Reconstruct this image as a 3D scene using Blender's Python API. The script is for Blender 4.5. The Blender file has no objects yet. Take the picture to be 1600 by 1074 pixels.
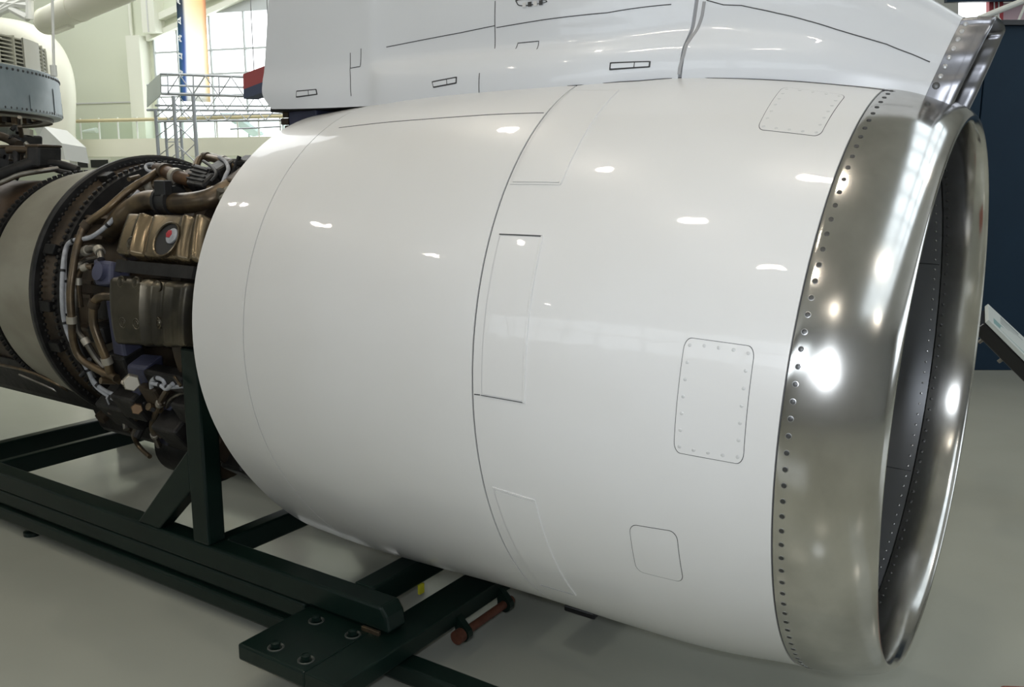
import bpy, math, random
from mathutils import Vector, Matrix
random.seed(7)
C = bpy.context.scene
S = .56                       # all lengths below are in nacelle units; S turns them into metres
EXPO = 0.0
# ---------------------------------------------------------------- camera
cd = bpy.data.cameras.new('camera'); cam = bpy.data.objects.new('camera', cd); C.collection.objects.link(cam)
cd.sensor_fit = 'HORIZONTAL'; cd.sensor_width = 36; cd.lens = 1385.56/1600*36
cd.clip_start = .05; cd.clip_end = 200
CR, CU, CF, CO = Vector((.8321,.5547,.0006)), Vector((-.1030,.1534,.9828)), Vector((-.5450,.8178,-.1848)), Vector((.826,-4.059,.882))
CR.normalize(); CF = (CF-CR*CF.dot(CR)).normalized(); CU = CR.cross(CF)
cam.matrix_world = Matrix(((CR.x,CU.x,-CF.x,CO.x*S),(CR.y,CU.y,-CF.y,CO.y*S),(CR.z,CU.z,-CF.z,CO.z*S),(0,0,0,1)))
C.camera = cam
# ---------------------------------------------------------------- world, exposure, lights
C.view_settings.view_transform = 'Standard'; C.view_settings.look = 'None'; C.view_settings.gamma = 1
C.view_settings.use_curve_mapping = False; C.view_settings.exposure = EXPO
W = bpy.data.worlds.new('world'); C.world = W; W.use_nodes = True
W.node_tree.nodes['Background'].inputs[0].default_value = (.75,.85,1,1); W.node_tree.nodes['Background'].inputs[1].default_value = .3
C.cycles.max_bounces = 8; C.cycles.diffuse_bounces = 4; C.cycles.glossy_bounces = 5; C.cycles.sample_clamp_indirect = 4
HUv, HVv, HO = Vector((.9634,.2681,0)), Vector((-.2681,.9634,0)), Vector((.826,-4.059,0))
def H(a, d, z): return HO + HUv*a + HVv*d + Vector((0,0,z))    # hall frame: along the back wall, away from it, up
FLOOR = -1.68; CEIL = 11.0
FLASH_W, LAMP_W, WIN_BACK, WIN_SIDE, SKYL = 58, 1000, 2.6, 2.4, 1.9
fl = bpy.data.lights.new('camera_flash','SPOT'); fl.energy = FLASH_W; fl.shadow_soft_size = .035; fl.color = (.86,.92,1); fl.spot_size = 1.9; fl.spot_blend = .9
flo = bpy.data.objects.new('camera_flash', fl); C.collection.objects.link(flo)
flo.matrix_world = Matrix.Translation((CU*.12 - CR*.1)*S) @ cam.matrix_world
# ---------------------------------------------------------------- surfaces (nacelle and upper housing as functions)
# nacelle stations: x, radius, centre height, lean, lower bulge
ST=[(-3.06,1.213,.05,.01,.19),(-2.6,1.257,.05,.01,.15),(-2.1,1.295,.05,.02,.09),(-1.6,1.32,.045,.025,.03),(-1.18,1.332,.04,.03,0.0),
(-.8,1.328,.03,.0,.002),(-.4,1.30,.015,-.02,.02),(0,1.25,0,-.04,.016),(.12,1.23,-.01,-.035,.02)]
def hermite(T,x):
    n=len(T)
    if x<=T[0][0]: return T[0][1:]
    if x>=T[-1][0]: return T[-1][1:]
    k=0
    while T[k+1][0]<x: k+=1
    h=T[k+1][0]-T[k][0];t=(x-T[k][0])/h;out=[]
    for j in range(1,len(T[0])):
        def sl(i):
            a=max(i-1,0);b=min(i+1,n-1)
            return (T[b][j]-T[a][j])/(T[b][0]-T[a][0])
        y0,y1,m0,m1=T[k][j],T[k+1][j],sl(k)*h,sl(k+1)*h
        out.append((2*t**3-3*t*t+1)*y0+(t**3-2*t*t+t)*m0+(3*t*t-2*t**3)*y1+(t**3-t*t)*m1)
    return tuple(out)
def ring(x,R,zo,lean,e,th):
    s=math.sin(th);q=R*(1+(e*s**4 if s<0 else 0))
    return (x-R*s*lean,R*math.cos(th),zo+q*s)
def nac(x,th,d=0.0):
    R,zo,lean,e=hermite(ST,x)
    return ring(x,R+d,zo,lean,e,th)
# upper housing stations: x, half width at foot, foot height, crease amount, top height, lean, top scale
SC=[(-3.47,.33,1.307,0,2.35,.17,1.0),(-2.95,.335,1.295,0,2.38,.07,1.0),(-2.58,.345,1.29,0,2.38,0,1.0),(-2.51,.37,1.287,.5,2.37,0,1.0),(-2.3,.395,1.284,.85,2.36,0,1.0),(-1.9,.43,1.277,1,2.33,0,1.0),(-1.2,.47,1.27,1,2.22,.02,1.0),
(-.8,.395,1.285,1,2.08,.08,.98),(-.35,.32,1.262,.45,1.85,.2,.95),(-.1,.28,1.235,.15,1.67,.28,.92),(.06,.25,1.205,.03,1.565,.32,.9),(.187,.235,1.175,0,1.485,.34,.88)]
def scoop_pts(x):
    w,zb,cr,zt,ln,ws=hermite(SC,x)
    h=zt-zb;c=max(0,cr);k=min(1,max(0,(h-.33)/.4));a=w*ws
    P=[(w,zb-.03),(w+.004,zb+.05),(w-.004-.004*c,zb+.09+.04*k),(w-.01-.03*c,zb+.13+.05*k),(w-.012-.06*c,zb+.165+.06*k),
       (a-.012-.06*c+(w-a)*.6*(1-k),zb+.66*h*(1-k)+k*(.3*h+.06)),(a-.012-.07*c+(w-a)*.3*(1-k),zb+.55*h*k+.77*h*(1-k)),(a-.03*k-.018*(1-k)-.07*c,zb+.78*h*k+.87*h*(1-k)),(a*(.82*k+.88*(1-k))-.05*c,zb+.93*h*k+.96*h*(1-k)),(a*.55,zb+.985*h),(0,zt)]
    e=min(1,max(0,(-3.22-x)/.25))
    return [(x+(z-zb)*ln+.10*e*max(0,1-(z-zb+.03)/.14)**2,-y,z) for y,z in P]
def cr_eval(P,s):
    n=len(P)-1
    t=min(max(s,0),.99999)*n;k=int(t);t-=k
    p0=P[max(k-1,0)];p1=P[k];p2=P[k+1];p3=P[min(k+2,n)]
    return tuple(.5*(2*b+(c-a)*t+(2*a-5*b+4*c-d)*t*t+(3*b-a-3*c+d)*t**3) for a,b,c,d in zip(p0,p1,p2,p3))
def scoop(x,s,d=0.0):
    p=cr_eval(scoop_pts(x),s)
    if d:
        a=cr_eval(scoop_pts(x+.004),s);b=cr_eval(scoop_pts(x-.004),s);e=cr_eval(scoop_pts(x),s+.004);f=cr_eval(scoop_pts(x),s-.004)
        u=[a[i]-b[i] for i in range(3)];v=[e[i]-f[i] for i in range(3)]
        n=(u[1]*v[2]-u[2]*v[1],u[2]*v[0]-u[0]*v[2],u[0]*v[1]-u[1]*v[0]);l=math.sqrt(sum(q*q for q in n)) or 1
        sg=1 if (-n[1]+n[2]*.3)>0 else -1
        p=tuple(p[i]+n[i]/l*d*sg for i in range(3))
    return p

NPAN = [('upper', [(-0.33, 1.908), (-0.098, 1.928), (-0.099, 2.202), (-0.312, 2.201)], 0.1, 0, 1), ('rect', [(-0.341, 2.883), (-0.112, 2.881), (-0.105, 3.197), (-0.342, 3.194)], 0.1, 0, 2), ('small', [(-0.521, 3.448), (-0.337, 3.441), (-0.337, 3.638), (-0.525, 3.632)], 0.16, 0, 0), ('strip', [(-1.134, 2.657), (-0.948, 2.653), (-0.936, 3.134), (-1.134, 3.136)], 0.02, 1, 0), ('stripl', [(-1.132, 3.436), (-0.93, 3.443), (-0.91, 3.89), (-1.104, 3.898)], 0.02, 1, 0), ('stripu', [(-1.168, 1.99), (-0.947, 2.01), (-0.944, 2.478), (-1.161, 2.482)], 0.02, 1, 0)]
NSEAM = [[(-2.491, 2.122), (-2.285, 2.129), (-1.895, 2.141), (-1.509, 2.146), (-1.192, 2.156)], [(-1.169, 3.138), (-1.134, 3.136)]]
SSEAM = [[(-2.466, 0.438), (-2.213, 0.45), (-1.951, 0.461), (-1.733, 0.473)], [(-1.724, 0.467), (-1.445, 0.479), (-1.122, 0.49), (-0.86, 0.519)], [(-0.721, 0.542), (-0.581, 0.525), (-0.433, 0.479), (-0.319, 0.45), (-0.206, 0.427), (-0.101, 0.409), (-0.014, 0.392), (0.082, 0.346), (0.152, 0.305)], [(-1.733, 0.537), (-1.733, 0.473), (-1.733, 0.438), (-1.733, 0.392)], [(-2.737, 0.427), (-2.737, 0.27), (-2.719, 0.074)], [(-1.777, 0.16), (-1.777, 0.051)], [(-1.602, 0.375), (-1.593, 0.409), (-1.532, 0.409), (-1.471, 0.409), (-1.471, 0.34)], [(-2.737, 0.294), (-2.658, 0.305), (-2.65, 0.438)]]
BASE = [(-2.494, 1.794), (-1.977, 1.88), (-1.548, 1.919), (-1.183, 1.934), (-0.912, 1.906), (-0.77, 1.865), (-0.542, 1.842), (-0.301, 1.82), (-0.071, 1.808), (0.12, 1.809)]
SGAP = [(-0.729, 0.537), (-0.729, 0.484), (-0.738, 0.392), (-0.747, 0.311), (-0.756, 0.236), (-0.756, 0.172), (-0.764, 0.108), (-0.764, 0.074)]
LATCH = [[(-3.156, 0.12), (-2.999, 0.126), (-2.99, 0.097), (-3.156, 0.085)], [(-2.082, 0.126), (-1.925, 0.143), (-1.925, 0.114), (-2.074, 0.097)], [(-1.061, 0.155), (-0.895, 0.143), (-0.895, 0.12), (-1.061, 0.126)]]
HINGE = [(-1.611, 0.537), (-1.436, 0.531), (-1.428, 0.525), (-1.585, 0.519)]
PIPES = [('bleed_duct', 0.062, 'tan_metal', [(-3.472, -0.53, 0.839), (-3.496, -0.661, 0.773), (-3.563, -0.723, 0.741), (-3.784, -0.737, 0.726), (-4.044, -0.723, 0.741), (-4.203, -0.734, 0.699), (-4.325, -0.767, 0.611), (-4.537, -0.71, 0.517)]), ('bleed_duct', 0.042, 'tan_metal', [(-4.058, -0.411, 0.851), (-4.107, -0.445, 0.867), (-4.175, -0.505, 0.855), (-4.241, -0.564, 0.815), (-4.386, -0.552, 0.761)]), ('elbow_duct', 0.04, 'rust_metal', [(-3.861, -0.557, 0.856), (-4.014, -0.554, 0.883), (-4.198, -0.502, 0.915), (-4.319, -0.472, 0.931)]), ('fuel_pipe', 0.024, 'tan_metal', [(-4.278, -0.473, 0.931), (-4.233, -0.606, 0.871), (-4.307, -0.692, 0.8), (-4.369, -0.81, 0.686), (-4.504, -0.882, 0.582), (-4.489, -0.946, 0.483), (-4.485, -0.976, 0.41), (-4.475, -1.015, 0.278), (-4.482, -1.034, 0.164), (-4.485, -1.039, 0.004), (-4.519, -1.021, -0.149), (-4.493, -0.995, -0.253), (-4.338, -0.975, -0.312), (-4.177, -0.963, -0.343)]), ('fuel_pipe', 0.02, 'steel_metal', [(-4.488, -0.842, 0.368), (-4.495, -0.934, 0.346), (-4.488, -0.974, 0.278), (-4.494, -0.996, 0.135), (-4.508, -0.994, -0.061), (-4.447, -0.982, -0.139), (-4.395, -0.958, -0.236), (-4.345, -0.935, -0.304)]), ('oil_pipe', 0.026, 'tan_metal', [(-4.055, -1.012, 0.178), (-4.17, -1.023, 0.17), (-4.243, -1.027, 0.122), (-4.265, -1.029, 0.003), (-4.24, -1.017, -0.112), (-4.22, -0.99, -0.234), (-4.236, -0.959, -0.327), (-4.238, -0.901, -0.383)]), ('drain_pipe', 0.02, 'tan_metal', [(-3.689, -0.948, -0.353), (-3.84, -0.903, -0.467), (-4.13, -0.773, -0.675), (-4.271, -0.671, -0.796), (-4.467, -0.513, -0.945)]), ('drain_pipe', 0.016, 'tan_metal', [(-4.178, -0.863, -0.566), (-4.342, -0.75, -0.728), (-4.618, -0.602, -0.871), (-4.656, -0.541, -0.975), (-4.485, -0.576, -1.01)]), ('breather_pipe', 0.016, 'steel_metal', [(-3.605, -0.887, -0.366), (-3.735, -0.885, -0.416), (-3.865, -0.835, -0.501), (-4.063, -0.693, -0.671)]), ('upper_pipe', 0.024, 'tan_metal', [(-4.007, -0.413, 0.939), (-4.058, -0.347, 0.988), (-4.05, -0.298, 1.005), (-3.869, -0.352, 0.986), (-3.703, -0.381, 0.953), (-3.553, -0.395, 0.914)]), ('upper_pipe', 0.018, 'steel_metal', [(-4.224, -0.122, 1.022), (-3.908, -0.272, 0.992), (-3.665, -0.362, 0.961), (-3.544, -0.367, 0.937)]), ('elbow_pipe', 0.024, 'steel_metal', [(-4.561, -0.907, 0.393), (-4.447, -0.926, 0.428), (-4.38, -0.918, 0.446), (-4.312, -0.923, 0.434), (-4.269, -0.942, 0.386)]), ('side_pipe', 0.018, 'tan_metal', [(-4.371, -0.938, 0.333), (-4.419, -0.96, 0.329), (-4.465, -0.969, 0.299), (-4.473, -0.982, 0.24), (-4.474, -0.98, 0.078)]), ('harness', 0.014, 'white_braid', [(-4.24, -0.67, 0.792), (-4.252, -0.744, 0.718), (-4.288, -0.795, 0.656), (-4.329, -0.844, 0.586), (-4.412, -0.91, 0.512), (-4.567, -0.933, 0.487), (-4.625, -0.954, 0.438), (-4.588, -1.009, 0.303), (-4.575, -1.038, 0.117), (-4.571, -1.037, -0.024), (-4.536, -1.02, -0.155), (-4.457, -0.98, -0.326), (-4.447, -0.944, -0.431), (-4.352, -0.905, -0.502), (-4.19, -0.872, -0.553)]), ('harness', 0.013, 'white_braid', [(-4.322, -0.839, 0.594), (-4.426, -0.884, 0.518), (-4.559, -0.907, 0.494), (-4.636, -0.925, 0.456), (-4.627, -0.962, 0.39), (-4.587, -1.003, 0.234), (-4.57, -1.02, 0.035)]), ('harness', 0.013, 'white_braid', [(-4.438, -0.971, -0.375), (-4.417, -0.949, -0.422), (-4.348, -0.93, -0.459), (-4.234, -0.924, -0.469), (-4.112, -0.919, -0.457)]), ('harness', 0.006, 'white_braid', [(-4.365, -0.927, -0.503), (-4.398, -0.886, -0.568), (-4.347, -0.867, -0.594), (-4.22, -0.869, -0.591)]), ('harness', 0.015, 'white_braid', [(-3.53, -0.955, -0.308), (-3.673, -0.957, -0.33), (-3.69, -0.972, -0.291), (-3.749, -0.973, -0.286), (-3.824, -0.959, -0.326), (-3.881, -0.922, -0.408), (-3.994, -0.862, -0.514), (-4.227, -0.768, -0.636)]), ('harness', 0.013, 'white_braid', [(-3.809, -0.97, -0.326), (-3.729, -0.969, -0.327), (-3.68, -0.962, -0.346), (-3.59, -0.98, -0.299)]), ('harness', 0.012, 'white_braid', [(-3.828, -0.369, 1.001), (-3.701, -0.429, 0.975), (-3.563, -0.519, 0.928), (-3.509, -0.588, 0.883), (-3.499, -0.624, 0.832)]), ('harness', 0.01, 'white_braid', [(-4.275, -0.541, 0.915), (-4.319, -0.547, 0.923), (-4.402, -0.497, 0.952), (-4.379, -0.474, 0.964), (-4.299, -0.485, 0.947), (-4.191, -0.488, 0.923)]), ('black_cable', 0.01, 'black_rubber', [(-3.849, -0.473, 0.976), (-3.679, -0.552, 0.943), (-3.549, -0.619, 0.898), (-3.548, -0.66, 0.854)]), ('black_cable', 0.01, 'black_rubber', [(-4.605, -0.98, 0.068), (-4.577, -0.969, -0.096), (-4.567, -0.943, -0.216), (-4.538, -0.882, -0.4)]), ('low_pipe', 0.012, 'tan_metal', [(-6.29, -0.67, -0.551), (-5.818, -0.672, -0.549), (-5.582, -0.6, -0.621), (-5.533, -0.476, -0.737)]), ('low_pipe', 0.01, 'steel_metal', [(-5.957, -0.652, -0.599), (-5.773, -0.563, -0.678), (-5.655, -0.401, -0.815)])]
TANK = [[(-4.138819917562968, 2.486097791679136), (-3.3436560505551203, 2.4808520161576064), (-3.217184334669162, 2.803925809749645), (-4.098789214174778, 2.7933404275991194)], [(-4.092541402553394, 2.867770548099248), (-3.3028810109182194, 2.8631826464083443), (-3.3408549033333985, 3.2651123489719485), (-4.0508476772444855, 3.325534718788106)]]
HOLE = (-3.593, -0.945, 0.53)
HOLET = 2.671616015172785
TBOLT = [(-3.926, -0.971, 0.511), (-3.93, -1.05, 0.282), (-3.788, -1.049, 0.287), (-3.588, -1.051, 0.275), (-3.905, -1.075, 0.042), (-3.773, -1.075, 0.047), (-3.572, -1.075, 0.072)]
HEX = [(-3.911, -1.034, -0.325), (-4.024, -0.94, -0.522)]
BLUE = [[(-4.216, -0.975, 0.146), (-4.117, -0.975, 0.154), (-4.101, -0.942, -0.285), (-4.241, -0.929, -0.321)], [(-4.364, -0.942, 0.386), (-4.166, -0.944, 0.38), (-4.133, -0.981, 0.242), (-4.298, -0.984, 0.228)], [(-4.053, -0.975, -0.249), (-3.839, -0.979, -0.235), (-4.026, -0.857, -0.503), (-4.265, -0.822, -0.554)], [(-3.988, -0.829, -0.545), (-3.806, -0.851, -0.513), (-4.371, -0.511, -0.943), (-4.513, -0.495, -0.926)]]
BLACKBOX = [(-3.82, -0.634, 0.849), (-3.969, -0.449, 0.966), (-3.752, -0.504, 0.937), (-3.637, -0.656, 0.831)]
CLAMP = [(-3.857, -0.728, 0.736)]
LAMPS = [(-4.202, -2.194, 9.0), (-2.172, -5.494, 9.0), (-0.255, -1.529, 9.0), (-0.317, -8.916, 9.0), (-12.967, -10.808, 9.0), (-11.62, -20.952, 9.0), (-7.097, 1.603, 9.0), (-15.313, -6.691, 9.0), (-17.591, -3.171, 9.0), (-1.772, 4.832, 9.0)]
HB = {'winL': (-21.231, 5.514), 'winbot': (-21.536, 2.061), 'beamA': (-21.256, 5.46), 'beamB': (-17.695, 6.484), 'beamC': (-15.455, 7.117), 'm1': (-18.979, 4.561), 'm2': (-17.672, 4.514), 'h1': (-17.597, 5.708), 'h2': (-17.641, 4.994), 'h3': (-17.689, 4.232), 'rail0': (-24.491, 2.665), 'rail1': (-14.953, 2.688), 'par0': (-24.563, 2.083), 'par1': (-14.984, 2.098), 'par2': (-24.633, 1.517), 'post': (-22.858, 2.719), 'post2': (-22.103, 2.725), 'post3': (-21.36, 2.732), 'pilL': (-21.979, 5.52), 'pilR': (-21.431, 2.863), 'colL': (-21.178, 7.048), 'colR': (-20.668, 5.568), 'cond': (-22.056, 6.731), 'line': (-24.682, 3.416), 'dw1': (-25.339, 1.47), 'dw2': (-24.426, 1.198), 'dw3': (-24.283, 1.465), 'dw4': (-23.525, 1.196)}
DUCT = [(-30.116, 11.204, 5.547), (-29.112, 11.484, 5.401), (-28.134, 11.756, 5.199), (-27.44, 11.949, 4.822), (-27.091, 12.046, 4.251), (-26.998, 12.072, 3.571), (-27.085, 12.048, 2.792), (-27.268, 11.997, 1.165)]
DUCT2 = [(-23.586, 9.907, 5.013), (-20.179, 8.78, 4.885), (-15.97, 7.356, 4.719)]
ROOF = [[(-23.841, 8.799, 5.107), (-22.733, 9.107, 5.436)], [(-24.012, 8.751, 5.386), (-22.882, 9.065, 5.211)], [(-23.46, 8.905, 5.165), (-22.959, 9.044, 4.916)], [(-22.856, 9.073, 5.428), (-22.902, 9.06, 4.882)], [(-24.067, 8.736, 4.975), (-23.169, 8.986, 5.525)]]
BAN = [(-22.893, 13.526, 6.263), (-21.879, 13.808, 6.201), (-21.97, 13.783, 3.078), (-23.005, 13.494, 3.141)]
TRUSS = [((-20.134, 10.868, 3.521), (-17.196, 12.308, 3.365), 0.035), ((-20.156, 10.862, 3.021), (-17.22, 12.302, 2.899), 0.04), ((-19.941, 10.922, 3.509), (-19.963, 10.916, 3.012), 0.016), ((-19.982, 10.91, 3.012), (-19.579, 11.023, 3.477), 0.014), ((-19.579, 11.023, 3.477), (-19.218, 11.123, 2.964), 0.014), ((-19.181, 11.133, 3.459), (-19.198, 11.128, 2.971), 0.016), ((-19.217, 11.123, 2.972), (-18.826, 11.232, 3.428), 0.014), ((-18.826, 11.232, 3.428), (-18.469, 11.332, 2.924), 0.014), ((-18.436, 11.341, 3.41), (-18.45, 11.337, 2.932), 0.016), ((-18.468, 11.332, 2.932), (-18.088, 11.438, 3.38), 0.014), ((-18.088, 11.438, 3.38), (-17.734, 11.536, 2.886), 0.014), ((-17.705, 11.544, 3.363), (-17.716, 11.541, 2.893), 0.016), ((-17.734, 11.536, 2.894), (-17.364, 11.639, 3.333), 0.014), ((-17.364, 11.639, 3.333), (-17.015, 11.736, 2.848), 0.014), ((-16.989, 11.743, 3.316), (-16.996, 11.741, 2.855), 0.016), ((-17.014, 11.736, 2.856), (-16.654, 11.837, 3.287), 0.014), ((-16.654, 11.837, 3.287), (-16.309, 11.933, 2.811), 0.014), ((-23.156, 12.518, 3.538), (-19.135, 14.053, 3.361), 0.03), ((-23.218, 12.501, 2.826), (-19.167, 14.044, 2.744), 0.036), ((-22.497, 12.287, 2.91), (-18.985, 13.887, 2.85), 0.03), ((-22.448, 12.3, 2.459), (-19.005, 13.881, 2.463), 0.034), ((-22.313, 13.376, 2.676), (-19.698, 14.519, 2.702), 0.022), ((-21.042, 13.729, 2.265), (-19.716, 14.513, 2.336), 0.025), ((-22.778, 12.623, 2.816), (-22.267, 12.558, 2.502), 0.014), ((-22.267, 12.558, 2.502), (-22.126, 12.805, 2.801), 0.014), ((-20.43, 10.993, 2.987), (-22.449, 12.715, 2.827), 0.012), ((-22.449, 12.715, 2.827), (-19.844, 11.156, 2.971), 0.012), ((-22.126, 12.805, 2.801), (-21.624, 12.737, 2.49), 0.014), ((-21.624, 12.737, 2.49), (-21.485, 12.983, 2.787), 0.014), ((-19.844, 11.156, 2.971), (-21.803, 12.895, 2.812), 0.012), ((-21.803, 12.895, 2.812), (-19.267, 11.317, 2.956), 0.012), ((-21.485, 12.983, 2.787), (-20.991, 12.913, 2.479), 0.014), ((-20.991, 12.913, 2.479), (-20.853, 13.159, 2.773), 0.014), ((-19.267, 11.317, 2.956), (-21.166, 13.072, 2.798), 0.012), ((-21.166, 13.072, 2.798), (-18.7, 11.475, 2.941), 0.012), ((-20.853, 13.159, 2.773), (-20.368, 13.087, 2.467), 0.014), ((-20.368, 13.087, 2.467), (-20.231, 13.332, 2.76), 0.014), ((-18.7, 11.475, 2.941), (-20.539, 13.246, 2.784), 0.012), ((-20.539, 13.246, 2.784), (-18.14, 11.63, 2.926), 0.012), ((-20.231, 13.332, 2.76), (-19.755, 13.257, 2.456), 0.014), ((-19.755, 13.257, 2.456), (-19.618, 13.503, 2.746), 0.014), ((-18.14, 11.63, 2.926), (-19.922, 13.418, 2.77), 0.012), ((-19.922, 13.418, 2.77), (-17.59, 11.784, 2.911), 0.012), ((-19.618, 13.503, 2.746), (-19.151, 13.425, 2.444), 0.014), ((-19.151, 13.425, 2.444), (-19.014, 13.671, 2.733), 0.014), ((-17.59, 11.784, 2.911), (-19.314, 13.588, 2.757), 0.012), ((-19.314, 13.588, 2.757), (-17.047, 11.935, 2.896), 0.012)]
TOWER = [((-19.812, 10.958, 2.955), (-19.892, 10.936, 0.484), 0.05), ((-19.22, 11.123, 2.939), (-19.267, 11.109, 0.488), 0.05), ((-22.72, 12.432, 2.802), (-22.809, 12.407, 0.437), 0.05), ((-22.63, 12.665, 2.483), (-22.732, 12.636, 0.434), 0.04), ((-22.109, 12.81, 2.474), (-22.18, 12.79, 0.438), 0.04), ((-19.806, 10.959, 2.793), (-19.23, 11.12, 2.295), 0.016), ((-19.194, 11.13, 2.778), (-19.825, 10.954, 2.306), 0.012), ((-22.691, 12.44, 2.619), (-20.034, 11.103, 2.78), 0.014), ((-22.608, 12.671, 2.483), (-22.037, 12.83, 2.836), 0.014), ((-22.608, 12.671, 2.483), (-22.066, 12.822, 2.473), 0.014), ((-19.828, 10.953, 2.274), (-19.249, 11.114, 1.775), 0.016), ((-19.213, 11.124, 2.263), (-19.848, 10.948, 1.782), 0.012), ((-22.741, 12.426, 2.035), (-20.076, 11.092, 2.255), 0.014), ((-22.657, 12.657, 1.894), (-22.083, 12.817, 2.254), 0.014), ((-22.657, 12.657, 1.894), (-22.111, 12.809, 1.888), 0.014), ((-19.85, 10.947, 1.749), (-19.269, 11.109, 1.251), 0.016), ((-19.232, 11.119, 1.742), (-19.87, 10.942, 1.253), 0.012), ((-22.791, 12.412, 1.445), (-20.119, 11.08, 1.725), 0.014), ((-22.706, 12.644, 1.299), (-22.128, 12.804, 1.667), 0.014), ((-22.706, 12.644, 1.299), (-22.157, 12.796, 1.297), 0.014), ((-19.873, 10.941, 1.22), (-19.288, 11.103, 0.721), 0.016), ((-19.252, 11.114, 1.218), (-19.893, 10.935, 0.719), 0.012), ((-22.841, 12.398, 0.849), (-20.162, 11.068, 1.19), 0.014), ((-22.755, 12.63, 0.699), (-22.174, 12.792, 1.074), 0.014), ((-22.755, 12.63, 0.699), (-22.203, 12.783, 0.7), 0.014)]
PLATE = [(-23.136, 12.524, 3.519), (-20.132, 10.869, 3.545), (-20.158, 10.861, 2.997), (-23.19, 12.509, 2.898)]
FLAG = [(-12.168, 6.857, 2.666), (-10.707, 6.226, 2.69), (-10.729, 6.219, 2.28), (-12.182, 6.853, 2.24), (-12.178, 6.854, 2.404), (-10.72, 6.222, 2.451)]
CANOPY = [(-14.3, 4.188, 1.713), (-14.092, 4.246, 1.71), (-13.142, 3.991, 1.402), (-13.109, 4.0, 1.143), (-13.697, 4.148, 1.192), (-14.469, 4.348, 1.535)]
NOSE = [(-28.91, 13.823, 2.401), (-28.292, 13.996, 2.531), (-28.31, 13.99, 2.35)]
WING = [(-23.5, 15.329, 2.888), (-23.056, 15.453, 2.878), (-21.991, 15.749, 2.18), (-22.337, 15.653, 2.145)]
PART = {'r': (0.832, 0.555, 0.0), 'f': (-0.555, 0.832, 0.0), 'top': 2.763, 'seam': (-0.646, 8.953, 1.903), 'left': (-1.98, 8.063, 0.7), 'base': (-0.192, 9.256, -1.68)}
RIGHTTOP = {'t1': [(-1.051, 11.086, 3.166), (-0.342, 11.56, 3.504)], 't2': [(-0.918, 11.176, 3.059), (-0.845, 11.224, 3.22), (-0.738, 11.295, 3.059)], 't3': [(-0.59, 11.394, 3.059), (-0.483, 11.466, 3.433)], 'red': [(-1.207, 13.387, 3.776), (-1.011, 13.518, 3.776), (-0.974, 13.542, 3.347), (-1.171, 13.411, 3.347)], 'pink': [(-1.02, 13.632, 3.764), (-0.377, 14.06, 3.806), (-0.336, 14.088, 3.364), (-0.985, 13.655, 3.363)], 'win': [(-1.646, 13.334, 3.792), (-1.24, 13.605, 3.793), (-1.205, 13.628, 3.379), (-1.614, 13.356, 3.378)], 'head': [(-1.786, 12.76, 4.068), (-0.385, 13.695, 4.07), (-0.355, 13.714, 3.761), (-1.761, 12.777, 3.728)]}
SIGN = [(0.116, 3.686, -0.088), (0.838, 4.006, -0.801), (0.853, 3.514, -0.861), (0.173, 3.222, -0.147)]
RED = (0.612, 0.64, -1.6)
HANG = (-9.156, -0.769, 1.594)
HANGZ = (1.779, 1.381, 2.051, 1.835)
HB2 = [((-7.108, -0.085, 1.286), (-6.891, 0.039, 1.195), 'olive', 'rack_panel'), ((-6.829, -0.239, 1.133), (-6.504, -0.065, 0.943), 'dark', 'rack_body'), ((-6.261, -0.17, 1.115), (-6.164, -0.142, 0.951), 'dark', 'bracket'), ((-6.275, -0.176, 1.13), (-6.176, -0.116, 1.105), 'case', 'bracket_flange'), ((-6.706, -0.077, 1.218), (-6.609, -0.032, 1.13), 'dark', 'clevis'), ((-6.61, -0.279, 1.123), (-6.446, -0.174, 1.103), 'case', 'rack_rail')]
HP2 = [([(-6.464, -0.312, 1.085), (-6.384, -0.258, 1.09), (-6.304, -0.206, 1.085)], 0.028, 'case'), ([(-6.404, -0.274, 1.08), (-6.382, -0.288, 0.951)], 0.026, 'dark'), ([(-6.32, -0.218, 1.08), (-6.308, -0.227, 1.001)], 0.024, 'case'), ([(-6.422, -0.224, 1.082), (-6.415, -0.244, 0.972)], 0.014, 'case'), ([(-6.431, -0.464, 0.857), (-6.305, -0.366, 0.921), (-6.19, -0.21, 1.0)], 0.055, 'dark'), ([(-6.313, -0.518, 0.814), (-6.243, -0.463, 0.848), (-6.15, -0.391, 0.896), (-6.015, -0.293, 0.925), (-6.017, -0.169, 0.941)], 0.02, 'steel_metal'), ([(-6.777, -0.245, 1.223), (-6.677, -0.188, 1.183), (-6.492, -0.198, 1.133)], 0.035, 'case'), ([(-6.18, -0.146, 0.981), (-6.086, -0.086, 0.971), (-5.981, -0.025, 0.932)], 0.035, 'dark'), ([(-6.068, -0.201, 0.95), (-5.995, -0.159, 0.921), (-5.931, -0.12, 0.907)], 0.02, 'dark'), ([(-6.666, -0.041, 1.26), (-6.661, -0.049, 1.208)], 0.06, 'greyring')]
HBOX = [(-6.875, -0.058, 1.259), (-6.559, -0.103, 1.208), (-6.342, -0.108, 1.088), (-6.682, -0.218, 1.065), (-6.479, -0.216, 1.013), (-6.36, -0.137, 1.013)]
CABLE = [(-6.905, 0.432, 2.435), (-6.818, 0.331, 1.728)]
HOOK = (-6.83, 0.346, 1.831)
SCREWS = None
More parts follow.
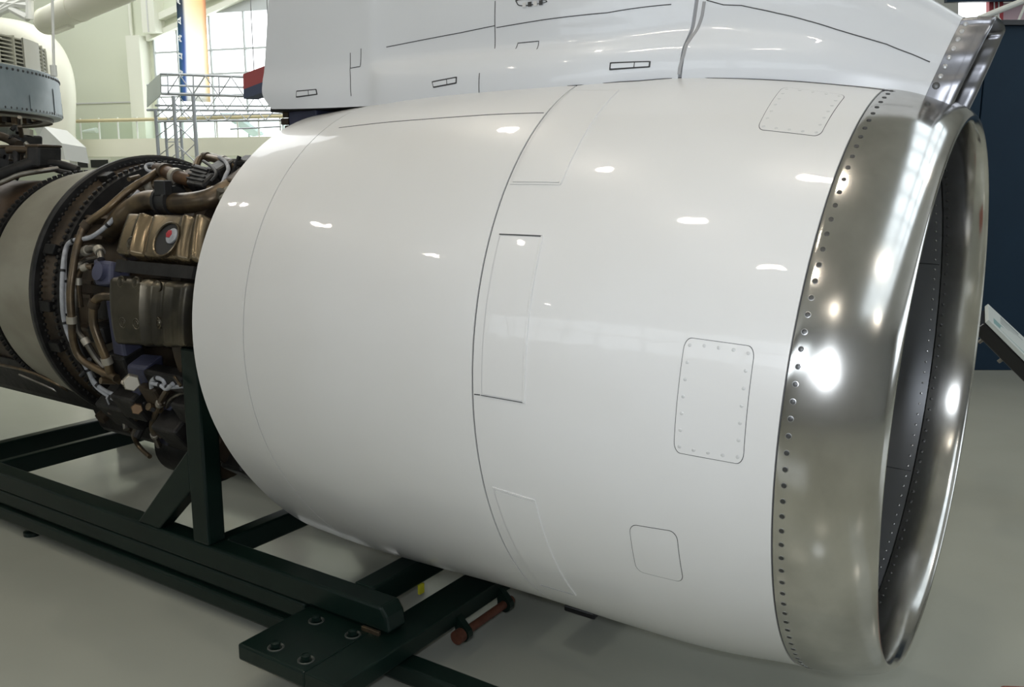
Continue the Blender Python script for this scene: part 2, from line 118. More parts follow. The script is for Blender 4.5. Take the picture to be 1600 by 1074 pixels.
# ---------------------------------------------------------------- materials
def mat(name, col, rough=.5, metal=0, noise=0, nscale=6, col2=None, bump=0, bscale=30, coat=0, emit=None, es=1, rvar=0, detail=6, spec=.5, stretch=None, trans=0):
    m = bpy.data.materials.new(name); m.use_nodes = True
    nt = m.node_tree; b = nt.nodes['Principled BSDF']
    b.inputs['Base Color'].default_value = (*col,1); b.inputs['Roughness'].default_value = rough; b.inputs['Metallic'].default_value = metal
    b.inputs['Specular IOR Level'].default_value = spec
    if coat: b.inputs['Coat Weight'].default_value = coat; b.inputs['Coat Roughness'].default_value = .03
    if trans: b.inputs['Transmission Weight'].default_value = trans
    if emit: b.inputs['Emission Color'].default_value = (*emit,1); b.inputs['Emission Strength'].default_value = es
    tc = nt.nodes.new('ShaderNodeTexCoord'); src = tc.outputs['Object']
    if stretch:
        mp = nt.nodes.new('ShaderNodeMapping'); mp.inputs['Scale'].default_value = stretch; nt.links.new(src, mp.inputs[0]); src = mp.outputs[0]
    if noise:
        n = nt.nodes.new('ShaderNodeTexNoise'); n.inputs['Scale'].default_value = nscale; n.inputs['Detail'].default_value = detail; nt.links.new(src, n.inputs['Vector'])
        r = nt.nodes.new('ShaderNodeValToRGB'); r.color_ramp.elements[0].position = .5-.5/ (1+noise*4); r.color_ramp.elements[1].position = .5+.5/(1+noise*4)
        r.color_ramp.elements[0].color = (*(col2 or [c*.6 for c in col]),1); r.color_ramp.elements[1].color = (*col,1)
        nt.links.new(n.outputs['Fac'], r.inputs[0]); nt.links.new(r.outputs[0], b.inputs['Base Color'])
        if rvar:
            mr = nt.nodes.new('ShaderNodeMapRange'); mr.inputs['From Min'].default_value=.3; mr.inputs['From Max'].default_value=.7
            mr.inputs['To Min'].default_value = rough+rvar; mr.inputs['To Max'].default_value = rough; nt.links.new(n.outputs['Fac'], mr.inputs[0]); nt.links.new(mr.outputs[0], b.inputs['Roughness'])
    if bump:
        n2 = nt.nodes.new('ShaderNodeTexNoise'); n2.inputs['Scale'].default_value = bscale; n2.inputs['Detail'].default_value = 2; nt.links.new(src, n2.inputs['Vector'])
        bp = nt.nodes.new('ShaderNodeBump'); bp.inputs['Strength'].default_value = bump; bp.inputs['Distance'].default_value = .01; nt.links.new(n2.outputs['Fac'], bp.inputs['Height']); nt.links.new(bp.outputs[0], b.inputs['Normal'])
        if coat: nt.links.new(bp.outputs[0], b.inputs['Coat Normal'])
    return m
M = dict(
 white = mat('white_paint', (.75,.745,.735), .32, 0, .2, 3, (.72,.71,.69), .13, 8.0, coat=.5),
 cool = mat('cool_white_paint', (.78,.80,.83), .3, 0, .2, 3, (.75,.765,.79), .13, 8.0, coat=.5),
 chrome = mat('polished_aluminium', (.75,.735,.705), .085, 1, .55, 6, (.48,.47,.44), .012, 7, rvar=.12, stretch=(1,1,.6)),
 barrel = mat('dull_aluminium', (.60,.61,.63), .27, 1, .15, 4, (.54,.55,.57), .004, 8, rvar=.03),
 scooplip = mat('tarnished_metal', (.36,.36,.38), .27, 1, .5, 9, (.24,.24,.255), 0, 8, rvar=.08),
 screw = mat('screw_metal', (.10,.10,.10), .4, .9), screwrim = mat('screw_rim', (.45,.45,.45), .3, 1), dot=mat('paint_dimple', (.60,.60,.59), .3),
 gap = mat('dark_gap', (.05,.05,.052), .6), greygap = mat('grey_sealant', (.36,.36,.37), .5), sleeve = mat('inner_skin', (.06,.06,.062), .6),
 green = mat('dark_green_paint', (.0045,.014,.0105), .33, 0, .3, 8, (.003,.009,.007), .01, 30, spec=.3),
 rust = mat('rusty_case', (.085,.052,.030), .5, .6, .8, 6, (.040,.027,.019), .1, 20),
 greyring = mat('grey_ring', (.36,.345,.28), .48, .3, .6, 5, (.25,.23,.18), .05, 14, stretch=(.35,1,1)),
 case = mat('brown_case', (.088,.064,.042), .5, .6, .8, 7, (.035,.027,.02), .1, 18),
 dark = mat('sooty_metal', (.03,.028,.027), .5, .5, .6, 14, (.012,.012,.012), .2, 25),
 tan_metal = mat('heat_stained_tube', (.20,.145,.085), .36, .75, .7, 12, (.08,.062,.045)),
 rust_metal = mat('rusty_tube', (.16,.085,.04), .5, .6, .7, 14, (.06,.04,.03)),
 steel_metal = mat('steel_tube', (.30,.28,.25), .32, .9, .5, 14, (.15,.14,.12)),
 white_braid = mat('white_braid', (.44,.45,.48), .7, 0, .5, 40, (.28,.29,.31)),
 black_rubber = mat('black_rubber', (.012,.012,.013), .5),
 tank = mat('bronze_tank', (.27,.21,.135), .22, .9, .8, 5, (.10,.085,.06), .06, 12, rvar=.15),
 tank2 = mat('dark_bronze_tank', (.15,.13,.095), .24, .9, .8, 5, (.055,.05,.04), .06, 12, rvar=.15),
 blue = mat('blue_grey_paint', (.075,.08,.135), .5, 0, .6, 10, (.04,.042,.075)),
 nickel = mat('hex_metal', (.42,.39,.33), .45, .6), copper = mat('brown_metal', (.22,.14,.08), .5, .6),
 red = mat('red_cap', (.36,.02,.03), .5), yellow = mat('yellow_tag', (.55,.52,.03), .5), rod = mat('rusty_rod', (.13,.045,.025), .6, .2, .6, 20),
 floor = mat('polished_concrete', (.375,.385,.335), .13, 0, .2, 1.6, (.335,.34,.29), .008, 2.5, rvar=.02, coat=0),
 wall = mat('cream_wall', (.68,.71,.57), .7), walld = mat('pale_wall', (.60,.60,.57), .7), ceil = mat('ceiling_white', (.84,.82,.78), .8),
 duct = mat('cream_duct', (.80,.79,.66), .5), steelw = mat('white_steel', (.78,.79,.74), .5), pil = mat('pilaster', (.76,.77,.66), .6),
 alu = mat('truss_aluminium', (.38,.40,.42), .4, .5), plate = mat('aluminium_plate', (.45,.50,.50), .4, .6),
 wood = mat('pale_wood', (.62,.54,.33), .5), parapet = mat('parapet', (.80,.79,.64), .6), slot = mat('dark_window', (.02,.022,.02), .3),
 redp = mat('red_cloth', (.30,.03,.035), .7), navyp = mat('navy_cloth', (.02,.035,.09), .7), mull = mat('mullion', (.50,.53,.53), .5),
 navy = mat('navy_panel', (.008,.026,.05), .5, 0, .4, 1.5, (.006,.02,.04), spec=.22),
 ringcowl = mat('blue_grey_cowl', (.44,.50,.53), .42, .4, .8, 4, (.30,.36,.39), .04, 10), vane = mat('pale_vane', (.58,.57,.46), .5), rivetm = mat('dull_rivet', (.5,.5,.5), .4, .8), washer = mat('worn_washer', (.10,.11,.10), .4, .6), liner = mat('beige_liner', (.30,.28,.21), .6, 0, .5, 5), offwhite = mat('off_white', (.84,.83,.72), .5), olive=mat('olive_box', (.06,.07,.055), .5),
 canopy = mat('white_shell', (.85,.88,.86), .4), wing = mat('pale_blue_wing', (.62,.72,.74), .4),
 blackf = mat('black_frame', (.008,.008,.009), .3), pink = mat('pink_panel', (.62,.45,.5), .6), brown = mat('terracotta', (.24,.07,.045), .6), housing = mat('lamp_housing', (.3,.3,.3), .5),
 lamp = mat('lamp_glow', (1,1,1), .5, emit=(1,.91,.78), es=LAMP_W/10.0),
 win = mat('bright_window', (.5,.5,.5), .1, emit=(.93,.98,1), es=WIN_BACK), wins = mat('side_window', (.5,.5,.5), .1, emit=(.84,.92,1), es=WIN_SIDE), backfill = mat('back_fill_glow', (.5,.5,.5), .1, emit=(.95,.98,1), es=2.7), sky = mat('skylight_pane', (.5,.5,.5), .1, emit=(.82,.92,1), es=SKYL), wfront = mat('front_wall_paint', (.36,.36,.35), .8), tube=mat('tube_light',(1,1,1),.5,emit=(1,1,.95),es=5),
)
def glass():
    m = bpy.data.materials.new('clear_glass'); m.use_nodes = True; nt = m.node_tree; b = nt.nodes['Principled BSDF']
    b.inputs['Base Color'].default_value = (.86,.94,.90,1); b.inputs['Roughness'].default_value = .03; b.inputs['Transmission Weight'].default_value = 1; b.inputs['IOR'].default_value = 1.02
    return m
M['glass'] = glass()
def banner_mat():
    m = bpy.data.materials.new('banner_print'); m.use_nodes = True; nt = m.node_tree; b = nt.nodes['Principled BSDF']
    uv = nt.nodes.new('ShaderNodeUVMap'); sx = nt.nodes.new('ShaderNodeSeparateXYZ'); nt.links.new(uv.outputs[0], sx.inputs[0])
    def ramp(els, fac):
        r = nt.nodes.new('ShaderNodeValToRGB'); e = r.color_ramp.elements
        while len(e) < len(els): e.new(.5)
        for k,(p,c) in enumerate(els): e[k].position = p; e[k].color = (*c,1)
        nt.links.new(fac, r.inputs[0]); return r.outputs[0]
    top = ramp([(0,(.05,.07,.10)),(.16,(.12,.15,.19)),(.24,(.95,.90,.80)),(.6,(1,.86,.62)),(.88,(1,.76,.48)),(1,(.8,.45,.3))], sx.outputs[0])  # print tones paled and whitened: window glare put into the colour
    mid = ramp([(0,(.08,.22,.30)),(.18,(.16,.26,.55)),(.28,(.98,.99,.99)),(.85,(1,.99,.97)),(.94,(1,.90,.68)),(1,(.95,.75,.5))], sx.outputs[0])
    mx = nt.nodes.new('ShaderNodeMix'); mx.data_type = 'RGBA'
    f = ramp([(.55,(0,0,0)),(.9,(1,1,1))], sx.outputs[1]); nt.links.new(f, mx.inputs['Factor']); nt.links.new(mid, mx.inputs['A']); nt.links.new(top, mx.inputs['B'])
    nt.links.new(mx.outputs['Result'], b.inputs['Base Color']); b.inputs['Roughness'].default_value = .7
    tr = nt.nodes.new('ShaderNodeBsdfTranslucent'); nt.links.new(mx.outputs['Result'], tr.inputs[0])
    ms = nt.nodes.new('ShaderNodeMixShader'); ms.inputs[0].default_value = .6
    nt.links.new(b.outputs[0], ms.inputs[1]); nt.links.new(tr.outputs[0], ms.inputs[2]); nt.links.new(ms.outputs[0], nt.nodes['Material Output'].inputs[0])
    return m
M['banner'] = banner_mat()
M['sign'] = mat('sign_print', (.60,.64,.62), .35)
# ---------------------------------------------------------------- builders
ORG = {}
class MB:
    def __init__(s): s.v = []; s.f = []
    def add(s, vs, fs):
        o = len(s.v); s.v += [tuple(v) for v in vs]; s.f += [tuple(i+o for i in f) for f in fs]; return s
    def box(s, lo, hi):
        x0,y0,z0 = lo; x1,y1,z1 = hi
        return s.hexa([(x0,y0,z0),(x1,y0,z0),(x1,y1,z0),(x0,y1,z0),(x0,y0,z1),(x1,y0,z1),(x1,y1,z1),(x0,y1,z1)])
    def hexa(s, p): return s.add(p, [(3,2,1,0),(4,5,6,7),(0,1,5,4),(1,2,6,5),(2,3,7,6),(3,0,4,7)])
    def obox(s, c, ax, ay, az):
        c = Vector(c); return s.hexa([c-ax-ay-az,c+ax-ay-az,c+ax+ay-az,c-ax+ay-az,c-ax-ay+az,c+ax-ay+az,c+ax+ay+az,c-ax+ay+az])
    def slab(s, quad, n):        # quad corners pushed along n
        n = Vector(n); q = [Vector(p) for p in quad]; return s.hexa(q+[p+n for p in q])
    def grid(s, rows, closed=False):
        m = len(rows[0]); vs = [p for r in rows for p in r]; fs = []
        for i in range(len(rows)-1):
            for j in range(m if closed else m-1):
                a = i*m+j; b = i*m+(j+1)%m; fs.append((a,b,b+m,a+m))
        return s.add(vs, fs)
    def tube(s, path, r, n=10, cap=True, smooth=4):
        P = [Vector(p) for p in path]
        if smooth > 1 and len(P) > 2:
            Q = []
            for i in range(len(P)-1):
                a,b,c,d = P[max(i-1,0)],P[i],P[i+1],P[min(i+2,len(P)-1)]
                for k in range(smooth):
                    t = k/smooth; Q.append(.5*(2*b+(c-a)*t+(2*a-5*b+4*c-d)*t*t+(3*b-a-3*c+d)*t**3))
            P = Q+[P[-1]]
        rad = r if callable(r) else (lambda t: r)
        T = [(P[min(i+1,len(P)-1)]-P[max(i-1,0)]).normalized() for i in range(len(P))]
        u = T[0].orthogonal().normalized(); rows = []
        for i,p in enumerate(P):
            u = (u-T[i]*u.dot(T[i])).normalized(); w = T[i].cross(u); q = rad(i/(len(P)-1))
            rows.append([p+(u*math.cos(k*2*math.pi/n)+w*math.sin(k*2*math.pi/n))*q for k in range(n)])
        o = len(s.v); s.grid(rows, True)
        if cap: s.f.append(tuple(o+k for k in range(n-1,-1,-1))); s.f.append(tuple(o+(len(P)-1)*n+k for k in range(n)))
        return s
    def lathe(s, prof, c=(0,0,0), axis='x', n=96, t0=0, t1=2*math.pi):
        full = abs(t1-t0-2*math.pi) < 1e-6; N = n if full else n+1; rows = []
        for h,r in prof:
            row = []
            for k in range(N):
                t = t0+(t1-t0)*k/n
                row.append((h, c[1]+r*math.cos(t), c[2]+r*math.sin(t)) if axis == 'x' else (c[0]+r*math.cos(t), c[1]+r*math.sin(t), h))
            rows.append(row)
        return s.grid(rows, full)
    def build(s, name, m, parent=None, org=None, smooth=True, bevel=0, sharp=35, uv=None):
        o0 = Vector(ORG[parent.name] if parent else (org or (0,0,0)))
        me = bpy.data.meshes.new(name); me.from_pydata([((Vector(v)-o0)*S)[:] for v in s.v], [], s.f)
        import bmesh
        bm = bmesh.new(); bm.from_mesh(me); bmesh.ops.recalc_face_normals(bm, faces=bm.faces); bm.to_mesh(me); bm.free()
        if smooth:
            me.polygons.foreach_set('use_smooth', [True]*len(me.polygons)); me.set_sharp_from_angle(angle=math.radians(sharp))
        if uv:
            l = me.uv_layers.new(name='UVMap')
            for lp in me.loops: l.data[lp.index].uv = uv[lp.vertex_index]
        me.materials.append(M[m] if isinstance(m,str) else m)
        o = bpy.data.objects.new(name, me); C.collection.objects.link(o)
        if parent: o.parent = parent
        else: o.location = o0*S
        ORG[o.name] = tuple(o0)
        if bevel:
            b = o.modifiers.new('bevel','BEVEL'); b.width = bevel*S; b.segments = 2; b.limit_method = 'ANGLE'
        return o
def thing(name, label, cat, loc, group=None):
    o = bpy.data.objects.new(name, None); C.collection.objects.link(o); o.location = Vector(loc)*S; o.empty_display_size = .1
    ORG[o.name] = tuple(loc); o['label'] = label; o['category'] = cat
    if group: o['group'] = group
    return o
def tag(o, label, cat, group=None):
    o['label'] = label; o['category'] = cat
    if group: o['group'] = group
    return o
def struct(o): o['kind'] = 'structure'; return o
def proto(mb, m):        # a small mesh about its own origin, shared by many parts
    me = bpy.data.meshes.new('piece'); me.from_pydata([(Vector(v)*S)[:] for v in mb.v], [], mb.f)
    me.polygons.foreach_set('use_smooth', [True]*len(me.polygons)); me.set_sharp_from_angle(angle=math.radians(40)); me.materials.append(M[m]); return me
def place(me, name, parent, p, nrm):
    o = bpy.data.objects.new(name, me); C.collection.objects.link(o); o.parent = parent
    o.location = (Vector(p)-Vector(ORG[parent.name]))*S; o.rotation_mode = 'QUATERNION'; o.rotation_quaternion = Vector((0,0,1)).rotation_difference(Vector(nrm)); return o
def nrm_of(fn, a, b, e=2e-3):
    u = Vector(fn(a+e,b))-Vector(fn(a-e,b)); v = Vector(fn(a,b+e))-Vector(fn(a,b-e)); return u.cross(v).normalized()
def strip(fn, pts, w, d0, d1, sub=6):      # a narrow raised band that follows a surface
    P = []
    for i in range(len(pts)-1):
        for k in range(sub): t = k/sub; P.append((pts[i][0]*(1-t)+pts[i+1][0]*t, pts[i][1]*(1-t)+pts[i+1][1]*t))
    P.append(pts[-1]); rows = [[],[],[],[]]; n = len(P)
    for i,(a,b) in enumerate(P):
        q0 = Vector(fn(*P[max(i-1,0)])); q1 = Vector(fn(*P[min(i+1,n-1)])); N = nrm_of(fn,a,b); p = Vector(fn(a,b))
        if N.y > 0: N = -N
        s = N.cross((q1-q0).normalized())*w/2
        for k,(sg,d) in enumerate(((-1,d0),(-1,d1),(1,d1),(1,d0))): rows[k].append(p+s*sg+N*d)
    return MB().grid(list(zip(*rows)))
def rrect(r, n=7):        # rounded unit square outline
    o = []
    for cx,cy,a0 in ((1-r,1-r,0),(r,1-r,90),(r,r,180),(1-r,r,270)):
        for k in range(n): a = math.radians(a0+90*k/(n-1)); o.append((cx+r*math.cos(a), cy+r*math.sin(a)))
    P = []                # subdivide the straight sides
    for i,p in enumerate(o):
        q = o[(i+1)%len(o)]; L = math.hypot(q[0]-p[0],q[1]-p[1]); m = max(1,int(L/.08))
        P += [(p[0]+(q[0]-p[0])*k/m, p[1]+(q[1]-p[1])*k/m) for k in range(m)]
    return P
def bil(Q, u, v): return tuple((Q[0][i]*(1-u)+Q[1][i]*u)*(1-v)+(Q[3][i]*(1-u)+Q[2][i]*u)*v for i in (0,1))
def scale_q(Q, m, fn):    # grow a parameter quad by m (length units)
    c = bil(Q,.5,.5); L = (Vector(fn(*Q[1]))-Vector(fn(*Q[0]))).length; Hh = (Vector(fn(*Q[3]))-Vector(fn(*Q[0]))).length
    def g(u,v): return bil(Q, u, v)
    a,b = m/max(L,1e-3), m/max(Hh,1e-3)
    return [g(-a,-b), g(1+a,-b), g(1+a,1+b), g(-a,1+b)]
def plate(fn, Q, rad, top, bot, rings=8):
    ol = rrect(rad); rows = []
    def P(u,v,d): 
        p = Vector(fn(*bil(Q,u,v))); N = nrm_of(fn,*bil(Q,u,v)); N = -N if N.y > 0 else N
        return p+N*d
    rows.append([P(u,v,bot) for u,v in ol]); rows.append([P(u,v,top) for u,v in ol])
    for k in range(1,rings):
        s = 1-k/rings; s = s if k < rings-1 else .04; rows.append([P(.5+(u-.5)*s,.5+(v-.5)*s,top) for u,v in ol])
    b = MB().grid(rows, True); n = len(ol); b.f.append(tuple(range(len(b.v)-n,len(b.v)))); return b
def frame_band(fn, Q, rad, m, top):
    Q2 = scale_q(Q, m, fn); Q3 = scale_q(Q, -m*.5, fn); ol = rrect(rad)
    def P(Q,u,v,d):
        p = Vector(fn(*bil(Q,u,v))); N = nrm_of(fn,*bil(Q,u,v)); N = -N if N.y > 0 else N
        return p+N*d
    return MB().grid([[P(Q2,u,v,-.002) for u,v in ol],[P(Q2,u,v,top) for u,v in ol],[P(Q3,u,v,top) for u,v in ol]], True)
def cylinder(p0, p1, r, n=20): return MB().tube([p0,p1], r, n, True, 1)
def disc_piece(r, h, n=10, dome=.6): return MB().lathe([(-h*.3,r),(h*dome,r),(h,r*.7),(h,r*.02)], axis='z', n=n)

# ================================================================ THE HALL
ZB = HVv*.25
def wallbox(name, a0, a1, d0, d1, z0, z1, m, kind=True, parent=None, bevel=0):
    b = MB().hexa([H(a0,d0,z0),H(a1,d0,z0),H(a1,d1,z0),H(a0,d1,z0),H(a0,d0,z1),H(a1,d0,z1),H(a1,d1,z1),H(a0,d1,z1)])
    o = b.build(name, m, parent, smooth=False, bevel=bevel)
    if kind and not parent: struct(o)
    return o
A0, A1, D0, D1 = -34, 24, -17, 26
wallbox('floor', A0, A1, D0, D1, FLOOR-.3, FLOOR, 'floor')
wallbox('ceiling', A0, A1, D0, D1, CEIL, CEIL+.3, 'ceil')
WL, WR, WB, WT = HB['winL'][0], -9.0, 2.06, 8.2
wb = wallbox('wall_back', A0, WL, D1, D1+.3, FLOOR, CEIL, 'wall')
wallbox('wall_back_low', WL, WR, D1, D1+.3, FLOOR, WB, 'wall').parent = wb
wallbox('wall_back_far', WR, A1, D1, D1+.3, FLOOR, CEIL, 'walld').parent = wb
wallbox('wall_back_top', WL, WR, D1, D1+.3, WT, CEIL, 'wall').parent = wb
wallbox('wall_left', A0-.3, A0, D0, D1, FLOOR, CEIL, 'walld')
# gable window: panes and mullions
fx = MB(); cols = [WL]; a = HB['m1'][0]
while a > WL+.5: a -= 1.306
cols = [WL]; a += 1.306
while a < WR: cols.append(a); a += 1.306
cols.append(WR); rows_ = [WB,2.85,3.54,4.232,4.99,5.708,6.5,7.3,WT]
w1 = None
for a in cols: 
    fx.hexa([H(a-.03,D1-.06,WB),H(a+.03,D1-.06,WB),H(a+.03,D1+.1,WB),H(a-.03,D1+.1,WB),H(a-.03,D1-.06,WT),H(a+.03,D1-.06,WT),H(a+.03,D1+.1,WT),H(a-.03,D1+.1,WT)])
for z in rows_:
    h = .17 if abs(z-5.708) < .01 else .028
    z2 = z+ (.6 if h > .1 else 0)
    fx.hexa([H(WL,D1-.07,z2-h),H(WR,D1-.07,z2-h),H(WR,D1+.1,z2-h),H(WL,D1+.1,z2-h),H(WL,D1-.07,z2+h),H(WR,D1-.07,z2+h),H(WR,D1+.1,z2+h),H(WL,D1+.1,z2+h)])
w1 = struct(fx.build('window_1', 'mull', smooth=False))
for i in range(len(cols)-1):
    for j in range(len(rows_)-1):
        wallbox('pane', cols[i], cols[i+1], D1+.02, D1+.06, rows_[j], rows_[j+1], 'win', parent=w1)
# sloping roof beam and soffit over the window
(bx0,bz0),(bx1,bz1) = HB['beamA'],HB['beamB']; sl = (bz1-bz0)/(bx1-bx0); ex = WR+6
bm_ = MB()
for z_off,th,dd in ((0,.18,.25),(.42,.22,.4)):
    bm_.hexa([H(bx0-.1,D1-dd,bz0+z_off-.1),H(ex,D1-dd,bz0+z_off+sl*(ex-bx0)),H(ex,D1-.02,bz0+z_off+sl*(ex-bx0)),H(bx0-.1,D1-.02,bz0+z_off-.1),
      H(bx0-.1,D1-dd,bz0+z_off+th-.1),H(ex,D1-dd,bz0+z_off+th+sl*(ex-bx0)),H(ex,D1-.02,bz0+z_off+th+sl*(ex-bx0)),H(bx0-.1,D1-.02,bz0+z_off+th-.1)])
struct(bm_.build('trim_1', 'pil', smooth=False))
gw = MB().hexa([H(bx0,D1-.12,bz0),H(ex,D1-.12,bz0+sl*(ex-bx0)),H(ex,D1-.1,bz0+sl*(ex-bx0)),H(bx0,D1-.1,bz0),H(bx0,D1-.12,CEIL),H(ex,D1-.12,CEIL),H(ex,D1-.1,CEIL),H(bx0,D1-.1,CEIL)])
struct(gw.build('wall_gable', 'wall', smooth=False))
# pilasters, column, conduit
p = wallbox('trim_2', HB['pilL'][0], HB['pilR'][0], D1-.5, D1, WB-.3, HB['pilL'][1], 'pil')
col = wallbox('trim_3', HB['colL'][0]-.0, HB['colR'][0], D1-.6, D1, HB['colR'][1], CEIL, 'pil'); wallbox('groove', HB['colL'][0]+.22, HB['colL'][0]+.27, D1-.62, D1-.6, HB['colR'][1], CEIL, 'walld', parent=col)
struct(MB().tube([H(HB['cond'][0],D1-.1,FLOOR),H(HB['cond'][0],D1-.1,CEIL)], .06, 8).build('trim_4', 'pil')); 
wallbox('trim_5', A0, HB['pilL'][0], D1-.03, D1, HB['line'][1]-.02, HB['line'][1]+.02, 'walld')
dwf = wallbox('window_3', HB['dw1'][0]-.08, HB['dw4'][0]+.08, D1-.04, D1, HB['dw2'][1]-.08, HB['dw1'][1]+.06, 'pil')
wallbox('pane', HB['dw1'][0], HB['dw2'][0], D1-.06, D1-.03, HB['dw2'][1], HB['dw1'][1], 'slot', parent=dwf); wallbox('pane', HB['dw3'][0], HB['dw4'][0], D1-.06, D1-.03, HB['dw4'][1], HB['dw3'][1], 'slot', parent=dwf)
# right window seen in the polished metal; front one added to light the cowling
def big_window(name, P0, ux, width, z0, z1, nx, nz, wallname, wallm='walld', wlen=None, off=0, inward=Vector((0,0,0))):
    P0 = Vector(P0); b = MB(); t = .12
    def q(u,z,dn): return P0+ux*u+inward*dn+Vector((0,0,z))
    wl = MB()
    for u0,u1,za,zb in ((-off,0,FLOOR,CEIL),(width,wlen-off,FLOOR,CEIL),(0,width,FLOOR,z0),(0,width,z1,CEIL)):
        wl.hexa([q(u0,za,0),q(u1,za,0),q(u1,za,-.3),q(u0,za,-.3),q(u0,zb,0),q(u1,zb,0),q(u1,zb,-.3),q(u0,zb,-.3)])
    struct(wl.build(wallname, wallm, smooth=False))
    for i in range(nx+1):
        u = width*i/nx; b.hexa([q(u-.09,z0,.05),q(u+.09,z0,.05),q(u+.09,z0,-.1),q(u-.09,z0,-.1),q(u-.09,z1,.05),q(u+.09,z1,.05),q(u+.09,z1,-.1),q(u-.09,z1,-.1)])
    for j in range(nz+1):
        z = z0+(z1-z0)*j/nz; b.hexa([q(0,z-.09,.05),q(width,z-.09,.05),q(width,z-.09,-.1),q(0,z-.09,-.1),q(0,z+.09,.05),q(width,z+.09,.05),q(width,z+.09,-.1),q(0,z+.09,-.1)])
    w = struct(b.build(name, 'mull', smooth=False)); g = MB()
    g.hexa([q(0,z0,-.08),q(width,z0,-.08),q(width,z0,-.12),q(0,z0,-.12),q(0,z1,-.08),q(width,z1,-.08),q(width,z1,-.12),q(0,z1,-.12)])
    g.build('pane', 'wins', w, smooth=False)
big_window('window_2', H(A1,-12,0), HVv, 26, 2.2, 9.0, 9, 3, 'wall_right', wlen=D1-D0, off=5, inward=-HUv)
big_window('fill_window', H(-26,D0,0), HUv, 22, 4.5, 8.5, 8, 2, 'wall_front', 'wfront', wlen=A1-A0, off=8, inward=HVv)
sk = MB()
for i in range(13):
    d_ = -13+i*2.2; sk.hexa([H(4.3,d_-.08,CEIL-.12),H(9.2,d_-.08,CEIL-.12),H(9.2,d_+.08,CEIL-.12),H(4.3,d_+.08,CEIL-.12),H(4.3,d_-.08,CEIL),H(9.2,d_-.08,CEIL),H(9.2,d_+.08,CEIL),H(4.3,d_+.08,CEIL)])
for a_ in (4.3,5.9,7.6,9.2): sk.hexa([H(a_-.08,-13,CEIL-.12),H(a_+.08,-13,CEIL-.12),H(a_+.08,13.4,CEIL-.12),H(a_-.08,13.4,CEIL-.12),H(a_-.08,-13,CEIL),H(a_+.08,-13,CEIL),H(a_+.08,13.4,CEIL),H(a_-.08,13.4,CEIL)])
wallbox('back_fill_panel', -26, -11, 13, 24, CEIL-.06, CEIL-.01, 'backfill')  # unseen glowing ceiling panel, added to brighten the back of the hall
w6 = struct(sk.build('window_6', 'mull', smooth=False)); wallbox('pane', 4.3, 9.2, -13, 13.4, CEIL-.05, CEIL-.01, 'sky', parent=w6)
# air ducts
d = tag(MB().tube(DUCT, .45, 28, True, 6).build('air_duct', 'duct', org=DUCT[3]), 'big round cream air duct bending down along the back wall', 'duct')
for k in (1,2,3,4,5,6):
    P0,P1 = Vector(DUCT[k]),Vector(DUCT[k+1]) if k+1 < len(DUCT) else Vector(DUCT[k]); m_ = P0*.6+P1*.4; t_ = (P1-P0).normalized()
    MB().tube([m_-t_*.03,m_+t_*.03], .463, 28, True, 1).build('duct_band', 'duct', d)
d2 = tag(MB().tube([DUCT2[0],DUCT2[1],DUCT2[2]], .34, 24, True, 3).build('air_duct', 'duct', org=DUCT2[1]), 'straight cream air duct rising overhead, ending beside the bend of the round duct', 'duct')
P0,P1 = Vector(DUCT2[0]),Vector(DUCT2[1]); t_ = (P1-P0).normalized()
for m_ in (P0+t_*.05, P1): MB().tube([m_-t_*.05,m_+t_*.05], .355, 24, True, 1).build('duct_band', 'duct', d2)
MB().obox(P0*.55+P1*.45-Vector((0,0,.36)), t_*1.0, t_.cross(Vector((0,0,1))).normalized()*.08, Vector((0,0,.03))).build('duct_rail', 'duct', d2)
rt = thing('roof_truss', 'white steel roof truss at top left above the round duct', 'truss', ROOF[2][0])
for a,b in ROOF: MB().tube([a,b], .10, 8, True, 1).build('truss_member', 'steelw', rt)
tl = MB().obox(H(-19.6,14.5,6.35) , HUv*.5, HVv*.18, Vector((0,0,.05))).build('tube_light', 'tube', org=H(-19.6,14.5,6.35)[:]); tag(tl, 'bright strip light under the roof at top left corner', 'light')
# balcony
bal = thing('balcony', 'cream balcony with glass balustrade and pale wooden handrail along the back wall', 'balcony', H(HB['rail0'][0],24,HB['par2'][1])[:])
xa, xb = A0+.2, -13.0
wallbox('parapet', xa, xb, 24, 24.3, HB['par2'][1], HB['par0'][1], 'parapet', parent=bal)
wallbox('deck', xa, xb, 24.3, D1-.65, HB['par2'][1]+.15, HB['par2'][1]+.35, 'parapet', parent=bal)
MB().tube([H(xa,24.1,HB['rail0'][1]),H(xb,24.1,HB['rail1'][1])], .055, 10, True, 1).build('handrail', 'wood', bal)
step = HB['post2'][0]-HB['post'][0]; a = HB['post'][0]-9*step
while a < xb:
    MB().tube([H(a,24.12,HB['par0'][1]),H(a,24.12,HB['rail0'][1]+.1)], .028, 8, True, 1).build('post', 'steelw', bal)
    if a+step < xb: wallbox('glass_panel', a+.04, a+step-.04, 24.1, 24.115, HB['par0'][1], HB['rail0'][1]-.06, 'glass', parent=bal)
    a += step
# bright things beyond the balcony
nz = MB(); c0 = Vector(NOSE[0]); c1 = (Vector(NOSE[1])+Vector(NOSE[2]))/2
nz.tube([c0,c0*.7+c1*.3,c0*.35+c1*.65,c1], lambda t: .01+.085*math.sqrt(t), 14, True, 3)
tag(nz.build('nose_cone', 'canopy', org=c1[:]), 'small white pointed nose cone behind the balcony glass', 'model')
tag(MB().slab(WING, Vector((0,.1,.06))).build('wing', 'wing', org=WING[0], smooth=False), 'pale blue wing tip sloping down behind the metal trusses', 'wing')
